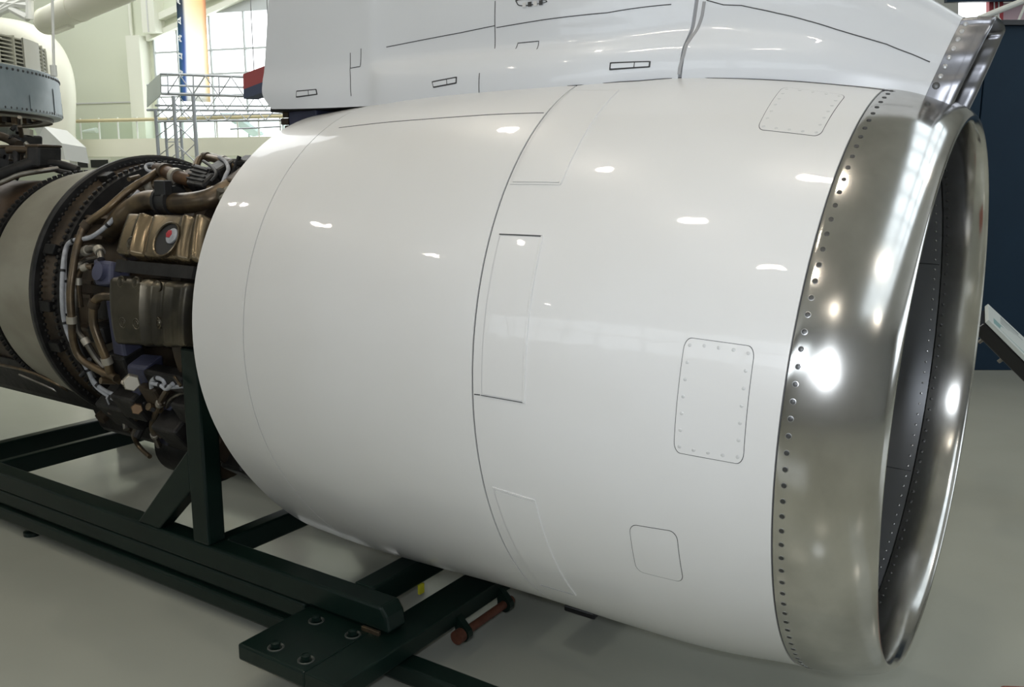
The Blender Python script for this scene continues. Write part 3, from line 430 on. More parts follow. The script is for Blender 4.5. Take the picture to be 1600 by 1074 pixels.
# hanging banner
bb = MB(); n = 12; rows = []; uv = []
for i in range(n+1):
    t = i/n; L_ = Vector(BAN[0])*(1-t)+Vector(BAN[3])*t; R_ = Vector(BAN[1])*(1-t)+Vector(BAN[2])*t; row = []
    for j in range(9):
        s_ = j/8; row.append(L_*(1-s_)+R_*s_+HVv*(.05*math.sin(s_*5+t*2))); uv.append((s_,1-t))
    rows.append(row)
ban = tag(bb.grid(rows).build('hanging_banner', 'banner', org=BAN[0], uv=uv), 'tall hanging banner, blue strip at left, orange and white print paled by window glare, behind the box truss', 'banner')
sm = ban.modifiers.new('cloth','SOLIDIFY'); sm.thickness = .01
for k,t in enumerate((.08,.26,.42,.58,.74)):     # blurred pale print marks on the blue strip, too blurred to read in the photograph
    L_ = Vector(BAN[0])*(1-t)+Vector(BAN[3])*t; R_ = Vector(BAN[1])*(1-t)+Vector(BAN[2])*t; q = L_*.87+R_*.13-HVv*.06
    e = (R_-L_).normalized(); zz = Vector((0,0,1)); b = MB()
    b.obox(q+zz*.05, e*.06+zz*(.05-.02*k), HVv*.004, zz*.028).obox(q-zz*.06, e*.05-zz*.03, HVv*.004, zz*.02).obox(q+e*(.03*(k%2)), e*.016, HVv*.004, zz*(.06+.02*(k%3)))
    b.build('print_mark', 'canopy', ban, smooth=False)
# aluminium trusses
tt = thing('box_truss', 'horizontal silver aluminium box truss crossing in front of the big window', 'truss', TRUSS[0][0])
for a,b,r in TRUSS: MB().tube([a,b], r, 8, True, 1).build('chord' if r > .02 else 'brace', 'alu', tt)
e0,e1,e2,e3 = [Vector(p) for p in PLATE]; MB().slab([e0,e1,e2,e3], HUv*-.03).build('end_plate', 'plate', tt, smooth=False)
tw = thing('truss_tower', 'upright silver aluminium truss tower carrying the box truss', 'truss', Vector(TOWER[0][1])*.5+Vector(TOWER[1][1])*.5)
for a,b,r in TOWER:
    a,b = Vector(a),Vector(b)
    if r > .03:
        k = (FLOOR-a.z)/(b.z-a.z); b = a+(b-a)*k; b.x, b.y = a.x,a.y
    MB().tube([a,b], r, 8, True, 1).build('leg' if r > .03 else 'brace', 'alu', tw)
fg = thing('sign_block', 'red over navy blue block sign hung at the truss beside the white housing', 'sign', FLAG[0])
F_ = [Vector(p) for p in FLAG]; dn = (F_[1]-F_[0]).cross(Vector((0,0,1))).normalized()*.25
for k in (.15,.7): MB().tube([F_[0]*(1-k)+F_[1]*k-dn*.5,Vector(((F_[0]*(1-k)+F_[1]*k-dn*.5).x,(F_[0]*(1-k)+F_[1]*k-dn*.5).y,CEIL))], .008, 6, True, 1).build('hanging_wire', 'alu', fg)
MB().slab([F_[0],F_[1],F_[5],F_[4]], -dn).build('red_panel', 'redp', fg, smooth=False); MB().slab([F_[4],F_[5],F_[2],F_[3]], -dn).build('navy_panel', 'navyp', fg, smooth=False)
# white faceted shell and hanging engine at far left
cp = [Vector(p) for p in CANOPY]; bk = HVv*.5+Vector((0,0,-.05)); b = MB(); n = len(cp)
b.add(cp+[p+bk for p in cp], [tuple(range(n)),tuple(range(2*n-1,n-1,-1))]+[(i,(i+1)%n,n+(i+1)%n,n+i) for i in range(n)])
ds = b.build('display_shell', 'canopy', org=cp[4][:], smooth=False); MB().tube([(cp[4]+cp[3])/2+bk*.6+Vector((0,0,.1)),Vector((cp[4].x+bk.x*.6,cp[4].y+bk.y*.6,FLOOR))], .06, 10, True, 1).build('support_post', 'steelw', ds)
tag(ds, 'white faceted shell standing behind the dark pipes at far left', 'shell')
he = thing('hanging_engine', 'upright engine at far left with blue grey ring cowl, hung on a cable', 'engine', HANG)
hx,hy,_ = HANG; z1,z0,zv1,zv0 = [z_+.06 for z_ in HANGZ]; RR = 2.14
MB().lathe([(z0,RR),(z0+.01,RR+.02),(z1-.01,RR+.02),(z1,RR),(z1,RR-.06),(z0,RR-.06),(z0,RR)], (hx,hy,0), 'z', 96).build('ring_cowl', 'ringcowl', he)
for k in range(5):
    t0_ = math.radians(4+k*14); MB().lathe([(z0+.02,RR+.021),(z0+.02,RR+.026),(z0+(.26 if k%2 else .16),RR+.026),(z0+(.26 if k%2 else .16),RR+.021)], (hx,hy,0), 'z', 8, t0_, t0_+math.radians(11)).build('skin_panel', 'ringcowl', he)
bolt = proto(disc_piece(.012,.008,8), 'screw')
for k in range(40):
    th = math.radians(0+k*1.9); 
    for z in (z0+.03,z1-.04): place(bolt, 'rivet', he, (hx+math.cos(th)*(RR+.02),hy+math.sin(th)*(RR+.02),z), (math.cos(th),math.sin(th),0))
RV = 2.06
for k in range(8):
    z = z1+(zv1-z1)*(k+.3)/8
    MB().lathe([(z,RV),(z+.012,RV+.0),(z+.02,RV-.1),(z+.008,RV-.1),(z,RV)], (hx,hy,0), 'z', 72).build('vane', 'vane', he)
for k in range(30):
    th = math.radians(-100+k*6); u = Vector((math.cos(th),math.sin(th),0)); MB().obox(Vector((hx,hy,(z1+zv1)/2))+u*(RV-.04), u*.05, u.cross(Vector((0,0,1)))*.01, Vector((0,0,(zv1-z1)/2))).build('divider', 'vane', he, smooth=False)
th0 = math.radians(-50)
MB().lathe([(z1,RV+.015),(zv1,RV+.015),(zv1,RV-.0),(z1,RV)], (hx,hy,0), 'z', 8, math.radians(36), math.radians(46)).build('blank_panel', 'offwhite', he)
MB().lathe([(z1+.0,RV-.1),(zv1-.03,RV-.12)], (hx,hy,0), 'z', 72).build('inner_drum', 'dark', he)
MB().lathe([(z0-.04,RR-.07),(z0+.3,RR-.075)], (hx,hy,0), 'z', 72).build('inner_liner', 'liner', he); MB().lathe([(z0-.2,1.2),(z1,1.2)], (hx,hy,0), 'z', 48).build('lower_drum', 'dark', he)
for k in range(26):
    th = math.radians(30+k*5+random.uniform(-1,1)); u = Vector((math.cos(th),math.sin(th),0)); w_ = Vector((-u.y,u.x,0)); h_ = random.uniform(.03,.07)
    MB().obox(Vector((hx,hy,z0+.06))+u*(RR-.14), u*.06, w_*random.uniform(.02,.06), Vector((0,0,h_))).build('fitting', random.choice(['case','dark','tan_metal','offwhite']), he, smooth=False, bevel=.01)
MB().lathe([(z0+.0,RR-.06),(z0-.0,RR-.16),(z0-.02,RR-.16),(z0-.02,RR-.06),(z0,RR-.06)], (hx,hy,0), 'z', 72).build('lower_flange', 'case', he)
cb = tag(MB().tube(CABLE, .012, 6, True, 1).tube([Vector(CABLE[1]),Vector(CABLE[1])+Vector((0,0,.09))], .028, 10, True, 1).build('cable', 'steelw', org=CABLE[1]), 'thin pale cable holding the ring cowl at far left', 'cable')
sa = thing('accessory_rack', 'cluster of sooty brackets and pipes below the ring cowl at far left', 'machinery', HBOX[3])
for p0,p1,m_,nm in HB2:
    p0,p1 = Vector(p0),Vector(p1); d_ = p1-p0; MB().obox((p0+p1)/2, CR*abs(d_.dot(CR))*.5, HVv*.12, CU*abs(d_.dot(CU))*.5).build(nm, m_, sa, bevel=.02, smooth=False)
for L_,r2,m_ in HP2: MB().tube(L_, r2, 12, True, 4).build('pipe', m_, sa)
for k in range(22):
    p = Vector(HBOX[k%6])+Vector((random.uniform(-.12,.12),random.uniform(-.1,.05),random.uniform(-.1,.08)))
    MB().tube([p,p+Vector((random.uniform(-.1,.1),-.03,random.uniform(-.08,.08)))], .018, 8, True, 1).build('fitting', random.choice(['dark','case','steel_metal']), sa)
# ---------------------------------------------------------------- right hand side: navy partition, info sign, things beyond
r_,f_ = Vector(PART['r']),Vector(PART['f']); base = Vector(PART['base']); seam = Vector(PART['seam']); zt = PART['top']
sm0 = Vector((seam.x,seam.y,0)); pr = MB(); wr_ = None
pr.obox(sm0+r_*1.2+f_*.16+Vector((0,0,(zt+FLOOR)/2)), r_*3.6, f_*.06, Vector((0,0,(zt-FLOOR)/2)))
wp = struct(pr.build('wall_partition', 'navy', smooth=False))
for k in (-2,-1,0,1,2):
    MB().obox(sm0+r_*(k*1.25+.625)+f_*.08+Vector((0,0,(zt+FLOOR)/2)), r_*.617, f_*.03, Vector((0,0,(zt-FLOOR)/2))).build('panel', 'navy', wp, smooth=False, bevel=.008)
MB().obox(sm0+r_*1.2+f_*.1+Vector((0,0,zt+.02)), r_*3.6, f_*.12, Vector((0,0,.03))).build('cap_rail', 'blackf', wp, smooth=False)
rw = thing('roof_truss', 'white tubular truss beyond the navy partition at top right', 'truss', RIGHTTOP['t1'][0])
MB().tube(RIGHTTOP['t1'], .045, 10, True, 1).build('chord', 'steelw', rw); MB().tube(RIGHTTOP['t2'], .02, 8, True, 1).build('brace', 'steelw', rw); MB().tube(RIGHTTOP['t3'], .02, 8, True, 1).build('brace', 'steelw', rw)
rd = thing('display_stack', 'red display board with white stripes and a pink half beyond the partition', 'board', RIGHTTOP['red'][3])
MB().slab(RIGHTTOP['red'], f_*.1).build('red_board', 'red', rd, smooth=False); MB().slab(RIGHTTOP['pink'], f_*.1).build('pink_board', 'pink', rd, smooth=False)
q = [Vector(p) for p in RIGHTTOP['red']]
for k in (.3,.62): MB().slab([q[0]*(1-k)+q[1]*k,q[0]*(1-k-.06)+q[1]*(k+.06),q[3]*(1-k-.06)+q[2]*(k+.06),q[3]*(1-k)+q[2]*k], -f_*.02).build('stripe', 'canopy', rd, smooth=False)
w5 = struct(MB().slab(RIGHTTOP['win'], f_*.05).build('window_5', 'win', smooth=False)); struct(MB().slab(RIGHTTOP['head'], f_*.1).build('wall_header', 'navy', smooth=False))
sg = thing('info_sign', 'slanted white information board on a black stand at right edge', 'sign', (SIGN[3][0]*.5+SIGN[2][0]*.5, SIGN[3][1]*.5+SIGN[2][1]*.5, FLOOR))
q = [Vector(p) for p in SIGN]; nb = (q[1]-q[0]).cross(q[3]-q[0]).normalized(); nb = nb if nb.z > 0 else -nb
MB().slab(q, -nb*.03).build('board', 'sign', sg, smooth=False); 
def bq(u,v): return (q[0]*(1-u)+q[1]*u)*(1-v)+(q[3]*(1-u)+q[2]*u)*v
for u0,u1,v0,v1,m_ in ((.05,.4,.62,.9,'tpr'),(.12,.3,.12,.2,'txt'),(.12,.34,.26,.3,'txt'),(.12,.32,.36,.4,'txt'),(.12,.3,.46,.5,'txt'),(.4,.75,.2,.6,'tpr'),(.42,.7,.7,.74,'txt')):
    if m_ not in M: M[m_] = mat(m_+'_ink', (.22,.36,.36) if m_ == 'tpr' else (.3,.33,.33), .5)
    MB().slab([bq(u0,v0)+nb*.001,bq(u1,v0)+nb*.001,bq(u1,v1)+nb*.001,bq(u0,v1)+nb*.001], nb*.002).build('print', m_, sg, smooth=False)
q2 = [q[0]*.86+q[3]*.14-nb*.035,q[1]*.86+q[2]*.14-nb*.035,q[2]-nb*.035,q[3]-nb*.035]; MB().slab(q2, -nb*.1).build('tray', 'blackf', sg, bevel=.012, smooth=False)
ctr = q[0]*.1+q[1]*.5+q[2]*.35+q[3]*.05-nb*.13+(q[1]-q[0])*.3; MB().tube([ctr,Vector((ctr.x,ctr.y,FLOOR+.03))], .05, 14, True, 1).build('post', 'blackf', sg)
MB().lathe([(FLOOR+.002,.3),(FLOOR+.03,.3),(FLOOR+.045,.27),(FLOOR+.045,.02)], (ctr.x,ctr.y,0), 'z', 32).build('base', 'blackf', sg)
e = (q[2]-q[3]).normalized()
for k in (.1,.3): MB().tube([q[3]*(1-k)+q[2]*k-nb*.12+(q[0]-q[3])*.1,q[3]*(1-k)+q[2]*k-nb*.17+(q[0]-q[3])*.1], .014, 10, True, 1).build('clip', 'steel_metal', sg)
rb = Vector(RED); tag(MB().hexa([Vector((rb.x+a,rb.y+b_,z)) for z in (FLOOR,-1.6) for a,b_ in ((0,0),(.5,.28),(.66,-.1),(.16,-.4))]).build('floor_block', 'brown', org=(rb.x,rb.y,FLOOR), bevel=.02, smooth=False), 'reddish brown block on the floor at bottom right corner', 'block')
# hanging lamps; the back rows are added to brighten the rear of the hall
g_ = 'warm high bay lamps under the roof'
for i,p in enumerate(LAMPS+[(6,-6,9),(6,3,9),(-8,-9,9),(3,-13,9),(10,-12,9),(-3,9,9)]+[H(a_,d_,9)[:] for a_ in (-24,-17,-10) for d_ in (11,18)]):
    p = Vector(p); a_ = (p-HO).dot(HUv); d_ = (p-HO).dot(HVv)
    if not (A0+1 < a_ < A1-1 and D0+1 < d_ < D1-1): continue
    t_ = thing('bay_lamp', 'warm white round high bay lamp hung from the roof, back rows added to brighten the hall', 'lamp', p, g_)
    MB().lathe([(p.z+.02,.26),(p.z+.3,.16),(p.z+.55,.12),(p.z+.55,.01)], p, 'z', 24).build('housing', 'housing', t_)
    MB().lathe([(p.z+.02,.25),(p.z,.2),(p.z,.01)], p, 'z', 20).build('diffuser', 'lamp', t_); MB().tube([p+Vector((0,0,.55)),Vector((p.x,p.y,CEIL))], .015, 6, True, 1).build('rod', 'housing', t_)

# ================================================================ ENGINE STAND
st = thing('engine_stand', 'dark green steel engine stand under the white cowling', 'stand', (-3.4,0,FLOOR))
BV = .012
def gbox(name, lo, hi, bev=BV): return MB().box(lo, hi).build(name, 'green', st, bevel=bev, smooth=False)
for sgn in (1,-1):
    ya, yb = (-.98,-.84) if sgn == 1 else (.84,.98)
    if sgn == 1:
        b = MB(); pr_ = [(-2.02,-1.25),(-1.985,-1.30),(-1.97,-1.386),(-7.2,-1.386),(-7.2,-1.25)]
        b.add([(x,y,z) for y in (ya,yb) for x,z in pr_], [(0,1,2,3,4),(9,8,7,6,5)]+[(i,5+i,5+(i+1)%5,(i+1)%5) for i in range(5)]); b.build('rail', 'green', st, bevel=.015, smooth=False)
        gbox('lower_rail', (-7.2,ya+.006,-1.498), (-2.58,yb,-1.39), .014)
        gbox('base_rail', (-7.2,ya-.02,-1.61), (-.9,yb-.03,-1.515), .014)
    else:
        gbox('rail', (-7.2,ya,-1.386), (-2.0,yb,-1.25)); gbox('lower_rail', (-7.2,ya,-1.498), (-2.58,yb,-1.39)); gbox('base_rail', (-7.2,ya,-1.61), (-2.0,yb,-1.515))
gbox('crossbeam', (-3.47,-.84,-1.386), (-3.365,.84,-1.25)); gbox('crossbeam', (-2.335,-.84,-1.386), (-2.20,.84,-1.25)); gbox('crossbeam', (-6.05,-.84,-1.386), (-5.975,.84,-1.25)); gbox('crossbeam', (-6.5,-.84,-1.386), (-6.40,.84,-1.23))
gbox('foot_beam', (-2.09,-1.44,-1.495), (-1.868,1.44,-1.40), .008); gbox('foot_plate', (-2.56,-1.44,-1.488), (-2.089,-.80,-1.4005), .012); gbox('foot_plate', (-2.56,.80,-1.488), (-2.094,1.44,-1.402), .03)
gbox('post', (-3.505,-.98,-1.25), (-3.36,-.855,-.075), .014); gbox('post', (-3.505,.855,-1.25), (-3.36,.98,-.075), .014)
MB().hexa([(-4.06,-.975,-1.252),(-3.84,-.975,-1.252),(-3.84,-.87,-1.252),(-4.06,-.87,-1.252),(-3.5,-.975,-.68),(-3.5,-.975,-.935),(-3.5,-.87,-.935),(-3.5,-.87,-.68)]).build('brace', 'green', st, bevel=.01, smooth=False)
MB().hexa([(-4.06,.87,-1.252),(-3.84,.87,-1.252),(-3.84,.975,-1.252),(-4.06,.975,-1.252),(-3.5,.87,-.68),(-3.5,.87,-.935),(-3.5,.975,-.935),(-3.5,.975,-.68)]).build('brace', 'green', st, bevel=.01, smooth=False)
MB().tube([(-3.46,-.93,-.09),(-3.455,-.93,-.045),(-3.43,-.93,-.03),(-3.405,-.93,-.045),(-3.40,-.93,-.09)], .012, 8).build('lifting_eye', 'green', st)
nut = proto(MB().lathe([(0,.024),(.022,.024),(.026,.018),(.026,.001)], axis='z', n=6), 'green'); 
for x,y in ((-2.37,-1.36),(-2.16,-1.36),(-2.14,-1.06),(-2.40,-1.06)):
    w_ = MB().lathe([(-1.4005,.042),(-1.396,.042),(-1.394,.038),(-1.396,.034),(-1.4005,.03)], (x,y,0), 'z', 24).build('washer', 'washer', st); place(nut, 'nut', st, (x,y,-1.395), (0,0,1))
gbox('shim', (-2.14,-1.0,-1.402), (-2.02,-.982,-1.378), .003).data.materials[0] = M['tan_metal']
for y in (-.53,-.13):
    b = MB(); ol = [(-1.868,-1.44)]+[(-1.835+.045*math.cos(a),-1.535+.045*math.sin(a)) for a in [math.radians(30-k*22) for k in range(11)]]+[(-1.885,-1.49)]
    n = len(ol); b.add([(x,yy,z) for yy in (y-.02,y+.02) for x,z in ol], [tuple(range(n)),tuple(range(2*n-1,n-1,-1))]+[(i,n+i,n+(i+1)%n,(i+1)%n) for i in range(n)]); b.build('lug', 'green', st, smooth=False)
MB().tube([(-1.835,-.59,-1.535),(-1.835,-.07,-1.535)], .024, 14, True, 1).build('hinge_rod', 'rod', st); MB().tube([(-1.835,-.60,-1.535),(-1.835,-.555,-1.535)], .038, 20, True, 1).build('rod_cap', 'rod', st)
MB().box((-2.205,-.47,-1.44), (-2.19,-.43,-1.385)).build('yellow_tag', 'yellow', st, smooth=False)
for x in (-5.45,-2.3):
    for y in (-.93,.9): MB().lathe([(FLOOR+.001,.06),(FLOOR+.03,.06),(FLOOR+.035,.03),(-1.61,.03)], (x,y,0), 'z', 16).build('levelling_foot', 'green', st)
MB().box((-1.56,.06,-1.585), (-1.36,.9,-1.545)).build('tow_bar', 'blackf', st, bevel=.01, smooth=False)
MB().box((-1.9,.55,-1.60), (-1.5,.68,-1.5)).build('tow_link', 'green', st, bevel=.01, smooth=False)

# ================================================================ ENGINE COWLING
PI = math.pi
nc = thing('engine_cowling', 'large glossy white engine cowling with polished metal inlet lip', 'engine cowling', (-1.2,0,-1.3))
NT = 160
def shell(fn, x0, x1, nx, name, m, parent, d=0, depth=.02):
    xs = [x0+(x1-x0)*i/nx for i in range(nx+1)]; e = .004
    seq = [(x0,-depth),(x0,d)]+[(x,d) for x in xs[1:-1]]+[(x1,d),(x1,-depth)]
    return MB().grid([[fn(x,2*PI*k/NT,dd) for k in range(NT)] for x,dd in seq], True).build(name, m, parent, sharp=30)
shell(nac, -3.06, -2.615, 10, 'aft_cowl', 'white', nc); shell(nac, -2.609, -1.1815, 26, 'fan_cowl', 'white', nc); shell(nac, -1.1735, -.004, 24, 'inlet_cowl', 'white', nc)
MB().grid([[nac(x,2*PI*k/NT,-.006) for k in range(NT)] for x in [-3.05+3.05*i/30 for i in range(31)]], True).build('inner_skin', 'sleeve', nc)
# polished lip: outer wall, nose, inner wall
def lip(t):      # t along the profile -> x, R, height, lean, bulge
    T = [(0,.0,1.25,0,-.04,.016),(.12,.06,1.243,-.004,-.038,.018),(.25,.13,1.231,-.01,-.035,.018),(.36,.20,1.212,-.016,-.031,.014),(.46,.262,1.188,-.021,-.028,.01),(.54,.302,1.164,-.025,-.026,.005),(.6,.318,1.146,-.027,-.025,.003),(.65,.314,1.134,-.028,-.025,0),(.72,.29,1.122,-.027,-.026,0),(.81,.235,1.1145,-.025,-.028,0),(.9,.175,1.112,-.022,-.03,0),(1,.118,1.1125,-.02,-.03,0)]
    return hermite(T, t)
def lipf(t, th, d=0):
    x,R,zo,ln,e = lip(t); return ring(x, R+d, zo, ln, e, th)
lp = MB().grid([[lipf(.0,2*PI*k/NT,-.02) for k in range(NT)],[lipf(.004,2*PI*k/NT,-.002) for k in range(NT)]]+[[lipf(t/46,2*PI*k/NT) for k in range(NT)] for t in range(1,47)]+[[lipf(1,2*PI*k/NT,.02) for k in range(NT)]], True).build('inlet_lip', 'chrome', nc, sharp=60)
def barrel(u, th, d=0):   # u 0 at the lip seam, 1 deep inside
    R = 1.112+.02*math.sin(u*PI/2)-.06*u*u; return ring(.112-1.3*u, R+d, -.02+.03*u, -.03*(1-u), 0, th)
MB().grid([[barrel(0,2*PI*k/NT,.02) for k in range(NT)]]+[[barrel(u/14,2*PI*k/NT) for k in range(NT)] for u in range(15)], True).build('inlet_barrel', 'barrel', nc)
for th in (-.62,.42,1.5,2.6,3.7): strip(lambda a,b: barrel(a,b), [(.005,th),(.5,th),(.98,th)], .005, -.002, .0015).build('barrel_joint', 'gap', nc)
# fan at the bottom of the inlet
MB().lathe([(-1.05,.02),(-1.07,.16),(-1.15,.28),(-1.18,.30),(-1.18,1.07)], (0,0,.01), 'x', 64).build('fan_disc', 'dark', nc)
for k in range(30):
    a = 2*PI*k/30; ca,sa_ = math.cos(a),math.sin(a); b = MB(); rr_ = []
    for r,tw_ in ((.28,.9),(.55,.7),(.8,.45),(1.05,.25)):
        rr_.append([(-1.12+s_*.07*math.sin(tw_+.4), .0+r*ca-s_*.07*math.cos(tw_)*sa_, .01+r*sa_+s_*.07*math.cos(tw_)*ca) for s_ in (-1,0,1)])
    o = b.grid(rr_).build('fan_blade', 'steel_metal', nc)
# screws round the lip seam and the inner seam
sc1 = proto(MB().lathe([(-.002,.0085),(.0012,.0085),(.0016,.007),(.0004,.006),(.0008,.002),(.0008,.0005)], axis='z', n=12), 'screw')
rimp = proto(MB().lathe([(-.001,.0105),(.0008,.0105),(.001,.0085)], axis='z', n=14), 'screwrim')
sc2 = proto(disc_piece(.008,.002,8), 'screw'); sc3 = proto(disc_piece(.006,.002,8), 'screwrim')
th = 1.58
while th < 4.75:
    N = Vector((-lipf(.06,th)[1]*0,math.cos(th),math.sin(th))); P_ = lipf(.062,th); nr = nrm_of(lipf,.062,th); nr = nr if nr.dot(N) > 0 else -nr
    o = place(sc1, 'screw', lp, P_, nr); 
    if 2.6 < th < 4.2: place(rimp, 'screw_cup', lp, P_, nr)
    th += .046
th = -1.5
while th < 1.4:
    N = -Vector((0,math.cos(th),math.sin(th))); P_ = lipf(.965,th); place(sc2, 'screw', lp, P_, N); place(sc3, 'rivet', lp, barrel(.022,th+.02), N); th += .052
# flush seams
for pts in NSEAM: strip(nac, pts, .0042, -.002, .0010).build('seam', 'gap', nc)
dim = proto(disc_piece(.0065,.0012,10,.3), 'dot')
for name,Q,rad,raised,ns in NPAN:
    if raised:
        frame_band(nac, Q, rad, .005, .0028).build('panel_edge', 'white', nc); o = plate(nac, scale_q(Q,-.006,nac), rad, .0035, -.002).build('access_panel', 'white', nc, sharp=25)
        strip(nac, [Q[1],Q[2]], .009, -.001, .006).build('edge_bead', 'white', nc); strip(nac, [Q[0],Q[1]], .004, -.001, .0045).build('seam', 'gap', nc) if name == 'strip' else None
        if name != 'stripu': strip(nac, [Q[3],Q[2]], .003, -.001, .0045).build('seam', 'gap' if name == 'strip' else 'greygap', nc)
    else:
        frame_band(nac, Q, rad, .0015, .0008).build('seam', 'gap', nc); o = plate(nac, scale_q(Q,-.0005,nac), rad, .0012, -.002).build('access_panel', 'white', nc, sharp=25)
        if ns:
            pts = [(.08,v) for v in [.06+.147*k for k in range(7)]]+[(.92,v) for v in [.06+.147*k for k in range(7)]]+[(u,.05) for u in (.29,.5,.71)]+[(u,.95) for u in (.29,.5,.71)]
            for u,v in pts:
                nr = nrm_of(nac,*bil(Q,u,v)); nr = -nr if nr.y > 0 else nr; place(dim, 'screw', o, Vector(nac(*bil(Q,u,v)))+nr*.0012, nr)

# ================================================================ UPPER HOUSING (intake fairing on top)
uh = thing('intake_fairing', 'white fairing on top of the cowling with a dark riveted intake lip', 'fairing', (-1.2,0,1.3))
NS = 44
def sec_row(x, d=0, lo=0.0):
    near = [scoop(x, lo+(.9999-lo)*k/NS, d) for k in range(NS+1)]; return near+[(p[0],-p[1],p[2]) for p in near[-2::-1]]
def fairing(x0, x1, n, name, close0=False):
    xs = [x0+(x1-x0)*i/n for i in range(n+1)]
    rows = [sec_row(x) for x in xs]
    def inset(r, dx, k): 
        return [(p[0]+dx,p[1]*k,(p[2]-1.6)*k+1.6) for p in r]
    rows = [inset(rows[0],.0,.96)]+[inset(rows[0],.0,.992)]+rows+[inset(rows[-1],0,.96)]
    return MB().grid(rows).build(name, 'cool', uh, sharp=40)
fairing(-3.47, -.768, 64, 'rear_fairing'); fairing(-.752, .187, 26, 'front_fairing')
MB().grid([sec_row(x,-.012) for x in [-3.42+3.59*i/40 for i in range(41)]]).build('inner_skin', 'greygap', uh)
# rounded aft closing and lip: strip + rolled lip + dark duct
def ring_at(x, k, dz=0):
    r = sec_row(.187); cz = 1.345; out = []
    for p in r: out.append((p[0]+x+ (0), p[1]*k, cz+(p[2]-cz)*k))
    return out
MB().grid([ring_at(.0,.97),ring_at(.001,1.0),ring_at(.03,1.0),ring_at(.06,.998),ring_at(.075,.985),ring_at(.078,.96)], False).build('intake_band', 'scooplip', uh)
MB().grid([ring_at(.074+.0,.985)]+[ring_at(.084+.030*math.sin(a),.93+.045*math.cos(a)) for a in [math.radians(k*18) for k in range(0,11)]]+[ring_at(.02,.885),ring_at(-.15,.87),ring_at(-.16,.02)], False).build('intake_lip', 'scooplip', uh)
rv = proto(disc_piece(.009,.002,10,.3), 'rivetm')
bd = None
for k in range(8):
    s_ = .10+k*.088; p = Vector(scoop(.187,s_)); n_ = nrm_of(scoop,.18,s_); n_ = -n_ if n_.y > 0 else n_; place(rv if k else proto(disc_piece(.014,.004,10),'screw'), 'rivet', uh, p+Vector((.022,0,0))+n_*.001, n_)
strip(nac, BASE, .007, -.004, .002).build('base_gap', 'gap', nc)
for pts in SSEAM: strip(scoop, pts, .004, -.003, .0012).build('seam', 'gap', uh)
strip(scoop, SGAP, .014, -.003, .002).build('joint', 'greygap', uh)
for Q in LATCH:
    frame_band(scoop, Q, .06, .005, .0015).build('latch_frame', 'gap', uh); l_ = plate(scoop, scale_q(Q,-.002,scoop), .06, .004, -.002).build('latch', 'cool', uh, sharp=25)
    strip(scoop, [bil(Q,.62,.02),bil(Q,.62,.98)], .004, 0, .0048).build('latch_joint', 'gap', l_)
frame_band(scoop, HINGE, .3, .005, .002).build('hatch_edge', 'gap', uh)
for k in range(4): strip(scoop, [bil(HINGE,.15+.2*k,.9),bil(HINGE,.28+.2*k,.9)], .02, 0, .006).build('hinge', 'screw' if k%2 else 'white', uh)

# ================================================================ ENGINE CORE
je = thing('jet_engine', 'dark oily jet engine core with bronze tank and pipes behind the white cowling', 'jet engine', (-4.6,0,-1.2))
ZC = .05; cc = (0,0,ZC)
def lat(name, prof, m, n=120): return MB().lathe(prof, cc, 'x', n).build(name, m, je)
lat('turbine_case', [(-9.5,.5),(-9.5,.76),(-8,.79),(-6.6,.80),(-5.86,.81)], 'rust')
lat('rear_flange', [(-5.90,.80),(-5.90,.862),(-5.84,.862),(-5.84,.80)], 'dark')
lat('outer_ring', [(-5.79,.80),(-5.79,.866),(-5.77,.872),(-5.5,.905),(-5.25,.94),(-5.1,.957),(-5.09,.94)], 'greyring')
lat('front_flange', [(-5.09,.93),(-5.09,.972),(-5.07,.985),(-5.03,.988),(-5.02,.975),(-5.02,.90),(-4.99,.90),(-4.98,.87)], 'dark')
lat('combustion_case', [(-5.02,.93),(-4.9,.88),(-4.88,.83),(-4.6,.83),(-4.4,.80),(-4.2,.79),(-3.9,.76),(-3.2,.74)], 'case')
lat('middle_flange', [(-4.885,.80),(-4.885,.918),(-4.85,.925),(-4.82,.918),(-4.82,.80)], 'dark')
lat('front_case_flange', [(-4.3,.76),(-4.3,.85),(-4.25,.85),(-4.25,.76)], 'case')
lat('compressor_case', [(-3.3,.98),(-3.28,1.0),(-3.1,1.02),(-3.0,1.04),(-3.0,.6)], 'greyring')
lat('support_ring', [(-3.62,.72),(-3.62,.96),(-3.58,.98),(-3.5,.98),(-3.5,.72)], 'case')
bo = proto(MB().lathe([(0,.011),(.012,.011),(.014,.008),(.014,.001)], axis='z', n=6), 'dark'); bo2 = proto(MB().lathe([(0,.016),(.022,.016),(.024,.01),(.024,.001)], axis='z', n=6), 'dark')
for k in range(76):
    t_ = 1.35+k*.045; place(bo, 'bolt', je, (-5.0,.945*math.cos(t_),ZC+.945*math.sin(t_)), (1,0,0)); 
for k in range(64):
    t_ = 1.35+k*.05; place(bo2, 'bolt', je, (-4.86,.918*math.cos(t_),ZC+.918*math.sin(t_)), (0,math.cos(t_),math.sin(t_))); place(bo2, 'bolt', je, (-5.87,.86*math.cos(t_),ZC+.86*math.sin(t_)), (0,math.cos(t_),math.sin(t_)))
for t_,x in ((2.05,-4.95),(2.75,-4.95),(3.15,-4.94),(3.45,-4.95)):
    u = Vector((0,math.cos(t_),math.sin(t_))); w_ = Vector((1,0,0)).cross(u); MB().obox(Vector((x,0,ZC))+u*.93, Vector((.06,0,0)), w_*.035, u*.03).build('bracket', 'dark', je, smooth=False, bevel=.006)
